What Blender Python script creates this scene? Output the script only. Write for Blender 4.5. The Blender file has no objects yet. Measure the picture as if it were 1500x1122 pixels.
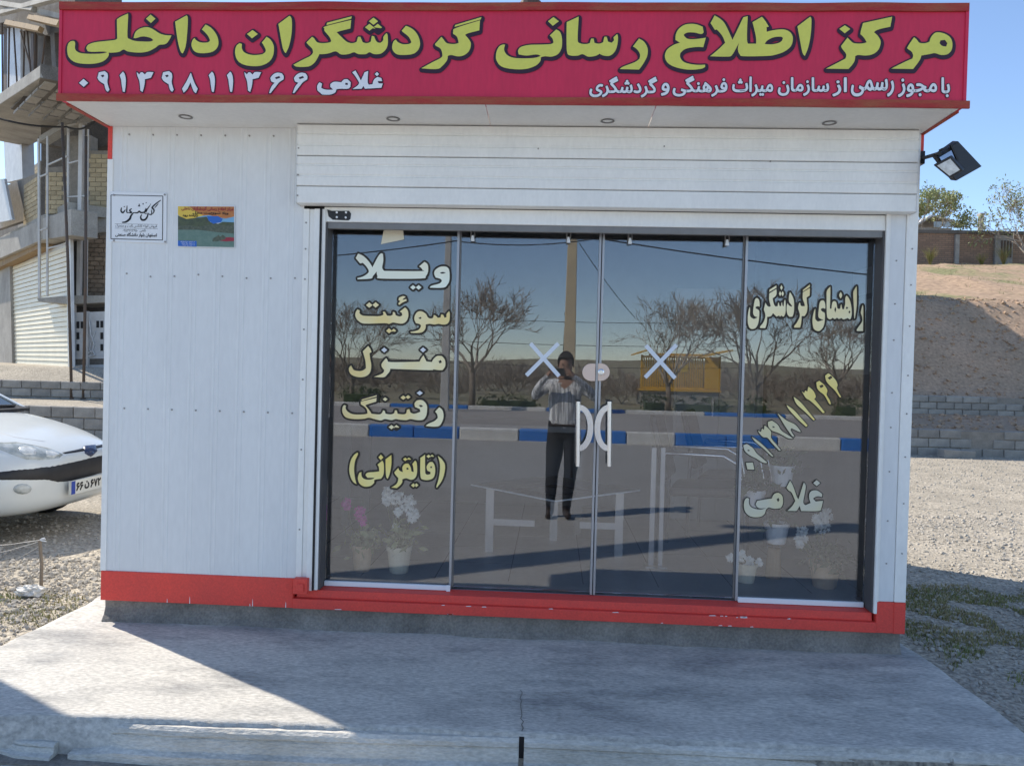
import bpy, bmesh, math, random
import numpy as np
from mathutils import Vector, Matrix, noise
from mathutils.bvhtree import BVHTree
random.seed(7); rng = np.random.default_rng(7)
S = bpy.context.scene; COL = S.collection
V = Vector

# ---------------------------------------------------------------- camera
FPX = 1150.0
YAW, PITCH, ROLL = 0.05198, -0.01536, 0.02582
CAM = V((0.0, -3.87, 1.52))
_f = V((-math.sin(YAW)*math.cos(PITCH), math.cos(YAW)*math.cos(PITCH), math.sin(PITCH)))
_r0 = V((math.cos(YAW), math.sin(YAW), 0)); _u0 = _r0.cross(_f)
_r = math.cos(ROLL)*_r0 + math.sin(ROLL)*_u0
_u = -math.sin(ROLL)*_r0 + math.cos(ROLL)*_u0
cam = bpy.data.cameras.new('camera'); camo = bpy.data.objects.new('camera', cam); COL.objects.link(camo)
camo.matrix_world = Matrix(((_r.x, _u.x, -_f.x, CAM.x), (_r.y, _u.y, -_f.y, CAM.y), (_r.z, _u.z, -_f.z, CAM.z), (0, 0, 0, 1)))
cam.sensor_fit = 'HORIZONTAL'; cam.sensor_width = 36; cam.lens = FPX/1500*36
cam.clip_start = 0.008; cam.clip_end = 3000
S.camera = camo

# ---------------------------------------------------------------- light
SUN = V((-0.603, 0.369, 0.707)).normalized()          # towards the sun: behind the kiosk, to the left
EL = math.asin(SUN.z); AZ = math.atan2(SUN.x, SUN.y)
w = bpy.data.worlds.new('World'); S.world = w; w.use_nodes = True
nt = w.node_tree; bg = nt.nodes['Background']
sky = nt.nodes.new('ShaderNodeTexSky'); sky.sky_type = 'NISHITA'; sky.sun_disc = False
sky.sun_elevation = EL; sky.sun_rotation = AZ; sky.altitude = 1900; sky.dust_density = 0.5; sky.ozone_density = 1.7; sky.air_density = 1.0
nt.links.new(sky.outputs[0], bg.inputs[0]); bg.inputs[1].default_value = 0.14
sl = bpy.data.lights.new('sun', 'SUN'); sl.energy = 3.7; sl.angle = math.radians(0.6); sl.color = (1.0, 0.93, 0.82)
so = bpy.data.objects.new('sun', sl); COL.objects.link(so)
so.rotation_euler = SUN.to_track_quat('Z', 'Y').to_euler(); so.location = (-20, 12, 30)
S.view_settings.view_transform = 'Standard'; S.view_settings.look = 'None'
S.view_settings.exposure = 0.84; S.view_settings.gamma = 1.0
S.cycles.use_denoising = True
S.cycles.max_bounces = 10; S.cycles.transparent_max_bounces = 16; S.cycles.glossy_bounces = 5
S.cycles.sample_clamp_indirect = 6.0

# ---------------------------------------------------------------- pixel helpers
def ray(u, v): return _f + _r*((u-750)/FPX) + _u*((561-v)/FPX)
def oy(u, v, Y): d = ray(u, v); return CAM + d*((Y-CAM.y)/d.y)
def oz(u, v, Z): d = ray(u, v); return CAM + d*((Z-CAM.z)/d.z)
def opl(u, v, P, n): d = ray(u, v); return CAM + d*((P-CAM).dot(n)/d.dot(n))
YG = 0.09                                             # glass plane
def ryz(u, v, Z=0.0): p = oz(u, v, Z); return V((p.x, 2*YG-p.y, p.z))      # seen mirrored in the glass, on the ground
def ryy(u, v, Y): p = oy(u, v, 2*YG-Y); return V((p.x, Y, p.z))            # seen mirrored, at known y

# ---------------------------------------------------------------- materials
MATS = {}
def mat(name, col, rough=0.7, col2=None, scale=6.0, detail=6, contrast=(0.35, 0.65), bump=0.0, bscale=None, metal=0.0,
        rand=0.0, spec=0.35, stretch=None, fine=0.0, emit=None):
    if name in MATS: return MATS[name]
    m = bpy.data.materials.new(name); m.use_nodes = True; MATS[name] = m
    n = m.node_tree.nodes; L = m.node_tree.links; b = n['Principled BSDF']
    b.inputs['Roughness'].default_value = rough; b.inputs['Metallic'].default_value = metal
    b.inputs['Specular IOR Level'].default_value = spec
    tc = n.new('ShaderNodeTexCoord'); vec = tc.outputs['Object']
    if stretch:
        mp = n.new('ShaderNodeMapping'); mp.inputs['Scale'].default_value = stretch; L.new(vec, mp.inputs[0]); vec = mp.outputs[0]
    rgb = n.new('ShaderNodeRGB'); rgb.outputs[0].default_value = (*col, 1); out = rgb.outputs[0]
    if col2:
        nz = n.new('ShaderNodeTexNoise'); nz.inputs['Scale'].default_value = scale; nz.inputs['Detail'].default_value = detail; nz.inputs['Roughness'].default_value = 0.65
        L.new(vec, nz.inputs['Vector'])
        mr = n.new('ShaderNodeMapRange'); mr.inputs[1].default_value, mr.inputs[2].default_value = contrast; L.new(nz.outputs[0], mr.inputs[0])
        mx = n.new('ShaderNodeMix'); mx.data_type = 'RGBA'; L.new(mr.outputs[0], mx.inputs[0]); L.new(out, mx.inputs[6]); mx.inputs[7].default_value = (*col2, 1); out = mx.outputs[2]
    if fine:
        nz = n.new('ShaderNodeTexNoise'); nz.inputs['Scale'].default_value = scale*22; nz.inputs['Detail'].default_value = 3; L.new(vec, nz.inputs['Vector'])
        mr = n.new('ShaderNodeMapRange'); mr.inputs[1].default_value, mr.inputs[2].default_value = .3, .7; mr.inputs[3].default_value, mr.inputs[4].default_value = 1-fine, 1+fine; L.new(nz.outputs[0], mr.inputs[0])
        mu = n.new('ShaderNodeVectorMath'); mu.operation = 'SCALE'; L.new(out, mu.inputs[0]); L.new(mr.outputs[0], mu.inputs['Scale']); out = mu.outputs[0]
    if rand:
        oi = n.new('ShaderNodeObjectInfo'); mr = n.new('ShaderNodeMapRange'); mr.inputs[3].default_value, mr.inputs[4].default_value = 1-rand, 1+rand; L.new(oi.outputs['Random'], mr.inputs[0])
        mu = n.new('ShaderNodeVectorMath'); mu.operation = 'SCALE'; L.new(out, mu.inputs[0]); L.new(mr.outputs[0], mu.inputs['Scale']); out = mu.outputs[0]
    L.new(out, b.inputs['Base Color'])
    if bump:
        nz = n.new('ShaderNodeTexNoise'); nz.inputs['Scale'].default_value = bscale or scale*4; nz.inputs['Detail'].default_value = 6; L.new(vec, nz.inputs['Vector'])
        bp = n.new('ShaderNodeBump'); bp.inputs['Strength'].default_value = bump; bp.inputs['Distance'].default_value = 0.02; L.new(nz.outputs[0], bp.inputs['Height']); L.new(bp.outputs[0], b.inputs['Normal'])
    return m

M = {}
M['white_sheet'] = mat('white_sheet', (.76, .76, .745), .42, (.70, .70, .69), 2.2, stretch=(1, 1, .25), fine=.03, bump=.05, bscale=3)
M['white_paint'] = mat('white_paint', (.88, .86, .81), .45, (.80, .785, .745), 3.0, stretch=(1, 1, .4), fine=.03)
M['soffit'] = mat('soffit', (.80, .78, .74), .5, (.72, .70, .66), 2.5, fine=.03)
M['red_paint'] = mat('red_paint', (.80, .075, .055), .5, (.70, .07, .055), 5, fine=.08, bump=.04)
M['sign_red'] = mat('sign_red', (.66, .030, .085), .52, (.55, .030, .075), 1.6, stretch=(2.0, 1, .35), contrast=(.3, .7), fine=.05)
M['sign_frame'] = mat('sign_frame', (.37, .028, .026), .6, (.34, .085, .04), 7, stretch=(.5, 1, 3), contrast=(.4, .62), fine=.15)
M['let_yellow'] = mat('let_yellow', (.72, .69, .12), .5, (.64, .62, .12), 3, fine=.03)
M['let_white'] = mat('let_white', (.78, .78, .79), .5)
M['let_dark'] = mat('let_dark', (.034, .012, .030), .5)
M['vinyl_cream'] = mat('vinyl_cream', (.95, .86, .55), .5, (.93, .73, .32), 5, detail=1)
M['vinyl_mint'] = mat('vinyl_mint', (.88, .93, .80), .5, (.92, .88, .68), 4, detail=1)
M['vinyl_gold'] = mat('vinyl_gold', (.95, .74, .20), .5, (.94, .80, .34), 5, detail=1)
M['vinyl_grey'] = mat('vinyl_grey', (.66, .62, .48), .5, (.74, .66, .38), 5, detail=1)
M['vinyl_white'] = mat('vinyl_white', (.78, .79, .80), .5)
M['vinyl_dark'] = mat('vinyl_dark', (.035, .028, .02), .5)
M['black'] = mat('black', (.012, .012, .014), .5)
M['black_plastic'] = mat('black_plastic', (.02, .02, .022), .45, (.03, .03, .032), 9)
M['reveal'] = mat('reveal', (.075, .072, .075), .5, (.10, .092, .088), 5)
M['alu'] = mat('alu', (.42, .42, .43), .38, (.36, .36, .38), 9, metal=.6, stretch=(1, 1, .1))
M['alu_dull'] = mat('alu_dull', (.24, .23, .22), .5, (.2, .19, .18), 9, metal=.4)
M['steel'] = mat('steel', (.72, .72, .73), .22, metal=1.0)
M['alu_white'] = mat('alu_white', (.80, .82, .84), .35)
M['screw'] = mat('screw', (.33, .31, .29), .5, metal=.5)
M['lock'] = mat('lock', (.80, .60, .48), .4, metal=.0)
M['tape'] = mat('tape', (.72, .75, .80), .55)
M['conc'] = mat('conc', (.55, .52, .465), .85, (.24, .235, .225), 2.3, contrast=(.46, .74), bump=.32, bscale=130, fine=.24, stretch=(.8, 2.2, 1), detail=10)
M['conc_dark'] = mat('conc_dark', (.29, .265, .23), .9, (.17, .155, .135), 4, bump=.7, bscale=30, fine=.2)
M['kerb'] = mat('kerb', (.60, .575, .52), .85, (.42, .40, .355), 3.2, contrast=(.4, .68), bump=.5, bscale=40, fine=.16, rand=.05, stretch=(.7, 1, 2.5))
M['kerb_worn'] = mat('kerb_worn', (.56, .54, .49), .85, (.10, .27, .58), 5, contrast=(.56, .62), bump=.5, bscale=40, fine=.16, stretch=(.6, 1, 2))
M['kerb_white'] = mat('kerb_white', (.78, .77, .72), .8, (.64, .62, .57), 4, bump=.3, fine=.1)
M['kerb_blue'] = mat('kerb_blue', (.03, .18, .58), .7, (.05, .22, .60), 4, bump=.3, fine=.1)
M['asphalt'] = mat('asphalt', (.42, .405, .375), .9, (.37, .355, .33), 1.2, bump=.4, bscale=60, fine=.22)
M['paving'] = mat('paving', (.44, .41, .37), .9, (.36, .33, .30), 2, fine=.15)
M['gravel'] = mat('gravel', (.41, .36, .285), .95, (.30, .265, .21), 2.0, contrast=(.35, .65), bump=1.0, bscale=30, fine=.5)
M['earth'] = mat('earth', (.44, .30, .20), .95, (.34, .245, .165), .8, contrast=(.35, .65), bump=1.0, bscale=4, fine=.22)
M['bank_grass'] = mat('bank_grass', (.38, .265, .175), .95, (.22, .21, .10), .33, contrast=(.50, .60), bump=.8, bscale=6, fine=.3)
M['dry_grass'] = mat('dry_grass', (.34, .29, .20), .95, (.26, .24, .14), .25, contrast=(.4, .6), bump=.6, bscale=3, fine=.3)
M['stone'] = mat('stone', (.50, .455, .385), .9, (.31, .285, .245), 9, contrast=(.3, .7))
M['block'] = mat('block', (.36, .335, .295), .92, (.26, .245, .22), 5, bump=.6, bscale=30, fine=.18, rand=.16)
M['brick_tan'] = mat('brick_tan', (.52, .415, .255), .9, (.40, .33, .215), 6, fine=.12, bump=.4, rand=.16)
M['brick_brown'] = mat('brick_brown', (.30, .225, .16), .9, (.22, .165, .12), 5, fine=.15, bump=.5, rand=.22)
M['mortar'] = mat('mortar', (.30, .27, .23), .95, (.22, .2, .17), 6, fine=.2)
M['bconc'] = mat('bconc', (.42, .395, .35), .9, (.29, .27, .24), 1.6, bump=.4, fine=.12)
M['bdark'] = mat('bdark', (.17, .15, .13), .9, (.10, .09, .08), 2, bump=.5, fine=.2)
M['wood'] = mat('wood', (.36, .25, .13), .8, (.24, .16, .09), 3, stretch=(8, 1, 1))
M['shutter_cream'] = mat('shutter_cream', (.82, .73, .54), .5, (.74, .66, .49), 2, fine=.05)
M['gsteel'] = mat('gsteel', (.60, .58, .55), .5, (.48, .46, .44), 3, metal=.25)
M['rust'] = mat('rust', (.10, .085, .075), .7, (.14, .09, .06), 6, metal=.2)
M['gate_white'] = mat('gate_white', (.58, .58, .57), .5, (.48, .47, .46), 4)
M['car_white'] = mat('car_white', (.66, .69, .68), .2, (.62, .65, .64), 2, spec=.6)
M['lens'] = mat('lens', (.50, .53, .52), .08, (.28, .31, .30), 14, detail=3, spec=.7)
M['lens_bright'] = mat('lens_bright', (.8, .82, .8), .12, (.45, .47, .46), 20, spec=.7)
M['tyre'] = mat('tyre', (.018, .018, .018), .85)
M['plate_white'] = mat('plate_white', (.72, .72, .66), .45)
M['plate_blue'] = mat('plate_blue', (.02, .06, .36), .45)
M['carglass'] = mat('carglass', (.05, .06, .055), .06, spec=.8)
M['emblem_blue'] = mat('emblem_blue', (.03, .045, .10), .3)
M['bark'] = mat('bark', (.27, .22, .17), .95, (.19, .155, .12), 5)
M['twig'] = mat('twig', (.40, .34, .27), .95, (.30, .25, .20), 2)
M['leaf'] = mat('leaf', (.075, .105, .025), .8, (.115, .13, .04), 2.5, rand=.1)
M['leaf_pale'] = mat('leaf_pale', (.24, .29, .11), .8, (.36, .36, .19), 2.5)
M['leaf_dark'] = mat('leaf_dark', (.055, .085, .03), .8, (.09, .12, .045), 2.5)
M['straw'] = mat('straw', (.28, .22, .10), .9, (.16, .18, .05), 3)
M['grass'] = mat('grass', (.17, .20, .06), .8, (.26, .25, .10), 2.5)
M['grass_dry'] = mat('grass_dry', (.36, .30, .16), .85, (.25, .24, .10), 2)
M['pole_pale'] = mat('pole_pale', (.62, .60, .55), .85, (.5, .48, .44), 2)
M['polec'] = mat('polec', (.68, .56, .36), .85, (.58, .48, .32), 2)
M['cable'] = mat('cable', (.02, .02, .022), .6)
M['stall_yellow'] = mat('stall_yellow', (.80, .47, .05), .6, (.7, .4, .05), 3)
M['pot_tan'] = mat('pot_tan', (.72, .52, .33), .6, (.62, .44, .28), 6)
M['pot_cream'] = mat('pot_cream', (.84, .77, .60), .55, (.76, .69, .53), 6)
M['pot_white'] = mat('pot_white', (.86, .86, .86), .4)
M['fl_white'] = mat('fl_white', (.90, .90, .86), .7)
M['fl_pink'] = mat('fl_pink', (.88, .10, .55), .7, (.70, .08, .45), 9)
M['soil'] = mat('soil', (.05, .035, .025), .95)
M['tile'] = mat('tile', (.34, .345, .36), .4, (.28, .285, .30), 2)
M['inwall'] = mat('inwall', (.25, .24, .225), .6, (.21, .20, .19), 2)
M['incab'] = mat('incab', (.42, .42, .42), .5)
M['shirt'] = mat('shirt', (.84, .84, .82), .9, (.36, .36, .37), 9, contrast=(.47, .56), detail=1, stretch=(5, 5, .25))
M['trouser'] = mat('trouser', (.022, .022, .026), .85)
M['shoe'] = mat('shoe', (.05, .033, .024), .5)
M['skin'] = mat('skin', (.38, .22, .15), .6)
M['hair'] = mat('hair', (.03, .024, .02), .8)
M['bag'] = mat('bag', (.62, .60, .56), .5)

def glass_mat(name, refl, tint, rough=0.0):
    m = bpy.data.materials.new(name); m.use_nodes = True; n = m.node_tree.nodes; L = m.node_tree.links
    n.remove(n['Principled BSDF'])
    t = n.new('ShaderNodeBsdfTransparent'); t.inputs[0].default_value = (*tint, 1)
    g = n.new('ShaderNodeBsdfGlossy'); g.inputs['Roughness'].default_value = rough; g.inputs['Color'].default_value = (.93, .95, 1, 1)
    fr = n.new('ShaderNodeFresnel'); fr.inputs[0].default_value = 1.5
    ad = n.new('ShaderNodeMath'); ad.operation = 'ADD'; ad.inputs[1].default_value = refl; ad.use_clamp = True; L.new(fr.outputs[0], ad.inputs[0])
    mx = n.new('ShaderNodeMixShader'); L.new(ad.outputs[0], mx.inputs[0]); L.new(t.outputs[0], mx.inputs[1]); L.new(g.outputs[0], mx.inputs[2])
    L.new(mx.outputs[0], n['Material Output'].inputs[0]); return m
M['glass'] = glass_mat('shop_glass', .055, (.985, .987, .987))
M['table_glass'] = glass_mat('table_glass', .05, (.8, .84, .83))

# ---------------------------------------------------------------- mesh helpers
class MB:
    def __init__(s): s.v = []; s.f = []; s.mi = []
    def quad(s, a, b, c, d, mi=0):
        i = len(s.v); s.v += [tuple(a), tuple(b), tuple(c), tuple(d)]; s.f.append((i, i+1, i+2, i+3)); s.mi.append(mi); return s
    def box(s, x0, x1, y0, y1, z0, z1, mi=0):
        return s.hexa([(x0, y0, z0), (x1, y0, z0), (x1, y1, z0), (x0, y1, z0), (x0, y0, z1), (x1, y0, z1), (x1, y1, z1), (x0, y1, z1)], mi)
    def hexa(s, p, mi=0):
        i = len(s.v); s.v += [tuple(q) for q in p]
        for f in ((0, 3, 2, 1), (4, 5, 6, 7), (0, 1, 5, 4), (1, 2, 6, 5), (2, 3, 7, 6), (3, 0, 4, 7)): s.f.append(tuple(i+k for k in f)); s.mi.append(mi)
        return s
    def beam(s, a, b, w, d, side=None, mi=0):
        a, b = V(a), V(b); t = (b-a).normalized(); side = V(side) if side else V((0, 1, 0))
        e = t.cross(side)
        if e.length < 1e-3: e = t.cross(V((1, 0, 0)))
        e.normalize(); g = e.cross(t).normalized()
        e *= w/2; g *= d/2
        return s.hexa([a-e-g, a+e-g, a+e+g, a-e+g, b-e-g, b+e-g, b+e+g, b-e+g], mi)
    def tube(s, pts, r, seg=8, mi=0, cap=True):
        pts = [V(p) for p in pts]; R = r if hasattr(r, '__len__') else [r]*len(pts); i0 = len(s.v); prev = None
        for k, p in enumerate(pts):
            t = (pts[min(k+1, len(pts)-1)]-pts[max(k-1, 0)]).normalized()
            if prev is None:
                e = t.cross(V((0, 0, 1)));
                if e.length < .05: e = t.cross(V((1, 0, 0)))
            else: e = prev - t*prev.dot(t)
            e.normalize(); prev = e; g = t.cross(e)
            for j in range(seg):
                a = 2*math.pi*j/seg; s.v.append(tuple(p+(e*math.cos(a)+g*math.sin(a))*R[k]))
        for k in range(len(pts)-1):
            for j in range(seg):
                a = i0+k*seg+j; b = i0+k*seg+(j+1) % seg; s.f.append((a, b, b+seg, a+seg)); s.mi.append(mi)
        if cap:
            s.f.append(tuple(i0+j for j in reversed(range(seg)))); s.mi.append(mi)
            s.f.append(tuple(i0+(len(pts)-1)*seg+j for j in range(seg))); s.mi.append(mi)
        return s
    def lathe(s, prof, c, seg=20, mi=0, axis='z'):
        i0 = len(s.v); c = V(c)
        for (r, h) in prof:
            for j in range(seg):
                a = 2*math.pi*j/seg; x, y = r*math.cos(a), r*math.sin(a)
                s.v.append(tuple(c+(V((x, y, h)) if axis == 'z' else V((x, h, y)) if axis == 'y' else V((h, x, y)))))
        for k in range(len(prof)-1):
            for j in range(seg):
                a = i0+k*seg+j; b = i0+k*seg+(j+1) % seg
                s.f.append((a, b, b+seg, a+seg)); s.mi.append(mi)
        return s
    def prism(s, pts, off, mi=0):
        i = len(s.v); n = len(pts); off = V(off)
        s.v += [tuple(p) for p in pts]+[tuple(V(p)+off) for p in pts]
        s.f.append(tuple(i+k for k in range(n))); s.f.append(tuple(i+n+k for k in reversed(range(n)))); s.mi += [mi, mi]
        for k in range(n): s.f.append((i+k, i+n+k, i+n+(k+1) % n, i+(k+1) % n)); s.mi.append(mi)
        return s
    def mesh(s, name, mats, smooth=False):
        m = bpy.data.meshes.new(name); m.from_pydata(s.v, [], s.f)
        mats = mats if isinstance(mats, (list, tuple)) else [mats]
        for q in mats: m.materials.append(M[q] if isinstance(q, str) else q)
        if len(mats) > 1: m.polygons.foreach_set('material_index', s.mi)
        bm = bmesh.new(); bm.from_mesh(m); bmesh.ops.recalc_face_normals(bm, faces=bm.faces); bm.to_mesh(m); bm.free()
        if smooth: m.polygons.foreach_set('use_smooth', [True]*len(m.polygons))
        m.update(); return m
    def build(s, name, mats, parent=None, smooth=False, bev=0, **k):
        return link(name, s.mesh(name, mats, smooth), parent, bev=bev, **k)

def link(name, mesh, parent=None, label=None, cat=None, group=None, kind=None, loc=None, bev=0):
    o = bpy.data.objects.new(name, mesh); COL.objects.link(o)
    if loc is not None: o.location = loc
    if parent is not None:
        o.parent = parent; o.matrix_parent_inverse = wm(parent).inverted()
    tag(o, label, cat, group, kind)
    if bev:
        b = o.modifiers.new('bevel', 'BEVEL'); b.width = bev; b.segments = 2; b.limit_method = 'ANGLE'; b.angle_limit = math.radians(40)
    return o
def wm(o):
    m = o.matrix_basis.copy()
    if o.parent: m = wm(o.parent) @ o.matrix_parent_inverse @ m
    return m
def tag(o, label=None, cat=None, group=None, kind=None):
    if label: o['label'] = label
    if cat: o['category'] = cat
    if group: o['group'] = group
    if kind: o['kind'] = kind
    return o
def thing(name, loc, label, cat, group=None, kind=None):
    o = bpy.data.objects.new(name, None); COL.objects.link(o); o.location = loc; o.empty_display_size = .2
    return tag(o, label, cat, group, kind)
def copy_tree(o, loc, rotz=0, scale=1, label=None, parent=None):
    c = o.copy(); COL.objects.link(c); c.parent = parent
    if parent is None:
        c.location = loc; c.rotation_euler = (0, 0, rotz); c.scale = (scale,)*3 if not hasattr(scale, '__len__') else scale
        if label: c['label'] = label
    for ch in o.children: copy_tree(ch, None, parent=c)
    return c

# ---------------------------------------------------------------- lettering
def smooth_loop(pts, n=4, corner=50):
    P = [V((p[0], p[1])) for p in pts]; N = len(P); out = []
    sharp = []
    for i in range(N):
        a = P[i]-P[i-1]; b = P[(i+1) % N]-P[i]
        if a.length < 1e-9 or b.length < 1e-9: sharp.append(True); continue
        sharp.append(abs(math.degrees(a.angle_signed(b))) > corner)
    for i in range(N):
        p1, p2 = P[i], P[(i+1) % N]; p0 = P[i-1]; p3 = P[(i+2) % N]
        m1 = V((0, 0)) if sharp[i] else (p2-p0)*.5
        m2 = V((0, 0)) if sharp[(i+1) % N] else (p3-p1)*.5
        if sharp[i] and not sharp[(i+1) % N]: m1 = (p2-p1)*1.5-m2*.5
        if sharp[(i+1) % N] and not sharp[i]: m2 = (p2-p1)*1.5-m1*.5
        if sharp[i] and sharp[(i+1) % N]: m1 = m2 = p2-p1
        for k in range(n):
            t = k/n; h1 = 2*t**3-3*t*t+1; h2 = t**3-2*t*t+t; h3 = -2*t**3+3*t*t; h4 = t**3-t*t
            out.append(p1*h1+m1*h2+p2*h3+m2*h4)
    return out
def curve_fill(loops, offset=0.0):
    c = bpy.data.curves.new('tmp', 'CURVE'); c.dimensions = '2D'; c.fill_mode = 'FRONT'; c.offset = offset
    for lp in loops:
        s = c.splines.new('POLY'); s.points.add(len(lp)-1); s.use_cyclic_u = True
        for q, p in zip(s.points, lp): q.co = (p[0]*40, p[1]*40, 0, 1)
    vs, fs = curve_to(c)
    return [v/40 for v in vs], fs
def curve_to(c):
    o = bpy.data.objects.new('tmp', c); COL.objects.link(o); bpy.context.view_layer.update()
    m = o.to_mesh(); vs = [v.co.copy() for v in m.vertices]; fs = [tuple(p.vertices) for p in m.polygons]
    o.to_mesh_clear(); bpy.data.objects.remove(o); bpy.data.curves.remove(c)
    return vs, fs
FORMS = {}
for ch, base, n in [('ا', 0xFE8D, 2), ('ب', 0xFE8F, 4), ('ت', 0xFE95, 4), ('ث', 0xFE99, 4), ('ج', 0xFE9D, 4), ('ح', 0xFEA1, 4), ('خ', 0xFEA5, 4),
                    ('د', 0xFEA9, 2), ('ر', 0xFEAD, 2), ('ز', 0xFEAF, 2), ('س', 0xFEB1, 4), ('ش', 0xFEB5, 4), ('ص', 0xFEB9, 4), ('ط', 0xFEC1, 4), ('ع', 0xFEC9, 4),
                    ('غ', 0xFECD, 4), ('ف', 0xFED1, 4), ('ق', 0xFED5, 4), ('ک', 0xFB8E, 4), ('گ', 0xFB92, 4), ('ل', 0xFEDD, 4), ('م', 0xFEE1, 4), ('ن', 0xFEE5, 4),
                    ('ه', 0xFEE9, 4), ('و', 0xFEED, 2), ('ی', 0xFBFC, 4), ('پ', 0xFB56, 4), ('ﻻ', 0xFEFB, 2)]:
    FORMS[ch] = (base, n)
def shape(s):
    s = s.replace('لا', 'ﻻ'); out = []
    for i, ch in enumerate(s):
        if ch not in FORMS: out.append(ch); continue
        b, n = FORMS[ch]
        pj = i > 0 and s[i-1] in FORMS and FORMS[s[i-1]][1] == 4
        nj = n == 4 and i+1 < len(s) and s[i+1] in FORMS
        out.append(chr(b+(3 if pj and nj else 2 if nj else 1 if pj else 0)))
    words = ''.join(out); return words[::-1]
def text_fill(s, offset=0.0, shaped=True, space=1.0):
    c = bpy.data.curves.new('tmp', 'FONT'); c.body = shape(s) if shaped else s; c.offset = offset; c.resolution_u = 4; c.space_character = space
    return curve_to(c)

# planes for lettering
def onto(vs, fn): return [tuple(fn(v)) for v in vs]
def flat(name, vs, fs, mt, parent, **k):
    m = bpy.data.meshes.new(name); m.from_pydata(vs, [], fs); m.materials.append(M[mt])
    bm = bmesh.new(); bm.from_mesh(m)
    for f in bm.faces:
        if f.normal.y > 0: f.normal_flip()
    bm.to_mesh(m); bm.free()
    return link(name, m, parent, **k)
def tents(g, loops, r, h, y0, closed=True, nc=10):
    """a thin dilated band round outline loops: shallow roofs along the edges, shallow cones at the corners"""
    for lp in loops:
        n = len(lp)
        for i in range(n if closed else n-1):
            a, b = V((lp[i][0], lp[i][1])), V((lp[(i+1) % n][0], lp[(i+1) % n][1])); d = b-a
            if d.length < 1e-7: continue
            e = V((-d.y, d.x)).normalized()*r; i0 = len(g.v)
            g.v += [(a.x+e.x, y0, a.y+e.y), (a.x, y0-h, a.y), (a.x-e.x, y0, a.y-e.y), (b.x+e.x, y0, b.y+e.y), (b.x, y0-h, b.y), (b.x-e.x, y0, b.y-e.y)]
            g.f += [(i0, i0+1, i0+4, i0+3), (i0+1, i0+2, i0+5, i0+4)]; g.mi += [0, 0]
        for i in range(n):
            p = lp[i]; i0 = len(g.v); g.v.append((p[0], y0-h*1.02, p[1]))
            for k in range(nc): t = 2*math.pi*k/nc; g.v.append((p[0]+r*math.cos(t), y0, p[1]+r*math.sin(t)))
            for k in range(nc): g.f.append((i0, i0+1+k, i0+1+(k+1) % nc)); g.mi.append(0)
    return g
def lettering(shapes, org, sc, Y, fillm, parent, outline, name='lettering', corner=50, darkm='let_dark', grow=0.0, shadow=0.0):
    """shapes: loops in crop pixels; mapped on the plane y=Y"""
    loops = []
    for lp in shapes:
        pts = [oy(org[0]+x/sc, org[1]+y/sc, Y) for x, y in lp]
        loops.append(smooth_loop([(p.x, p.z) for p in pts], corner=corner))
    vs, fs = curve_fill(loops)
    o = flat(name, [(v.x, Y-.0016, v.y) for v in vs], fs, fillm, parent)
    if outline:
        lo = [[(p[0]+shadow*.4, p[1]-shadow) for p in lp] for lp in loops]
        tents(MB(), lo, outline, .0006, Y-.0004).build('letter_outline', darkm, parent, kind='stuff')
    return o
def text_loops(s, shaped=True, space=1.0):
    c = bpy.data.curves.new('tmp', 'FONT'); c.body = shape(s) if shaped else s; c.resolution_u = 3; c.space_character = space; c.fill_mode = 'NONE'
    o = bpy.data.objects.new('tmp', c); COL.objects.link(o); bpy.context.view_layer.update()
    m = o.to_mesh(); segs = [(m.vertices[e.vertices[0]].co.copy(), m.vertices[e.vertices[1]].co.copy()) for e in m.edges]
    o.to_mesh_clear(); bpy.data.objects.remove(o); bpy.data.curves.remove(c); return segs
def text_box(s, p0, p1, Y, fillm, parent, bold=0, outline=0, darkm='let_dark', name='lettering', shaped=True, space=1.0):
    """fits the text between the pixel corners p0 (left bottom) and p1 (right top), on plane y=Y; bold and outline in metres"""
    a, b = oy(*p0, Y), oy(*p1, Y)
    vs, fs = text_fill(s, 0, shaped, space)
    x0, x1 = min(v.x for v in vs), max(v.x for v in vs); z0, z1 = min(v.y for v in vs), max(v.y for v in vs)
    sx, sz = (b.x-a.x-2*bold)/(x1-x0), (b.z-a.z-2*bold)/(z1-z0)
    fn = lambda v: (a.x+bold+(v.x-x0)*sx, a.z+bold+(v.y-z0)*sz)
    o = flat(name, [(*fn(v)[:1], Y-.0016, fn(v)[1]) for v in vs], fs, fillm, parent)
    if bold or outline:
        segs = [[fn(p), fn(q)] for p, q in text_loops(s, shaped, space)]
        if bold: tents(MB(), segs, bold, .0003, Y-.0012, closed=False, nc=7).build('letter_edge', fillm, o, kind='stuff')
        if outline: tents(MB(), segs, bold+outline, .0006, Y-.0004, closed=False, nc=7).build('letter_outline', darkm, o, kind='stuff')
    return o

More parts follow.
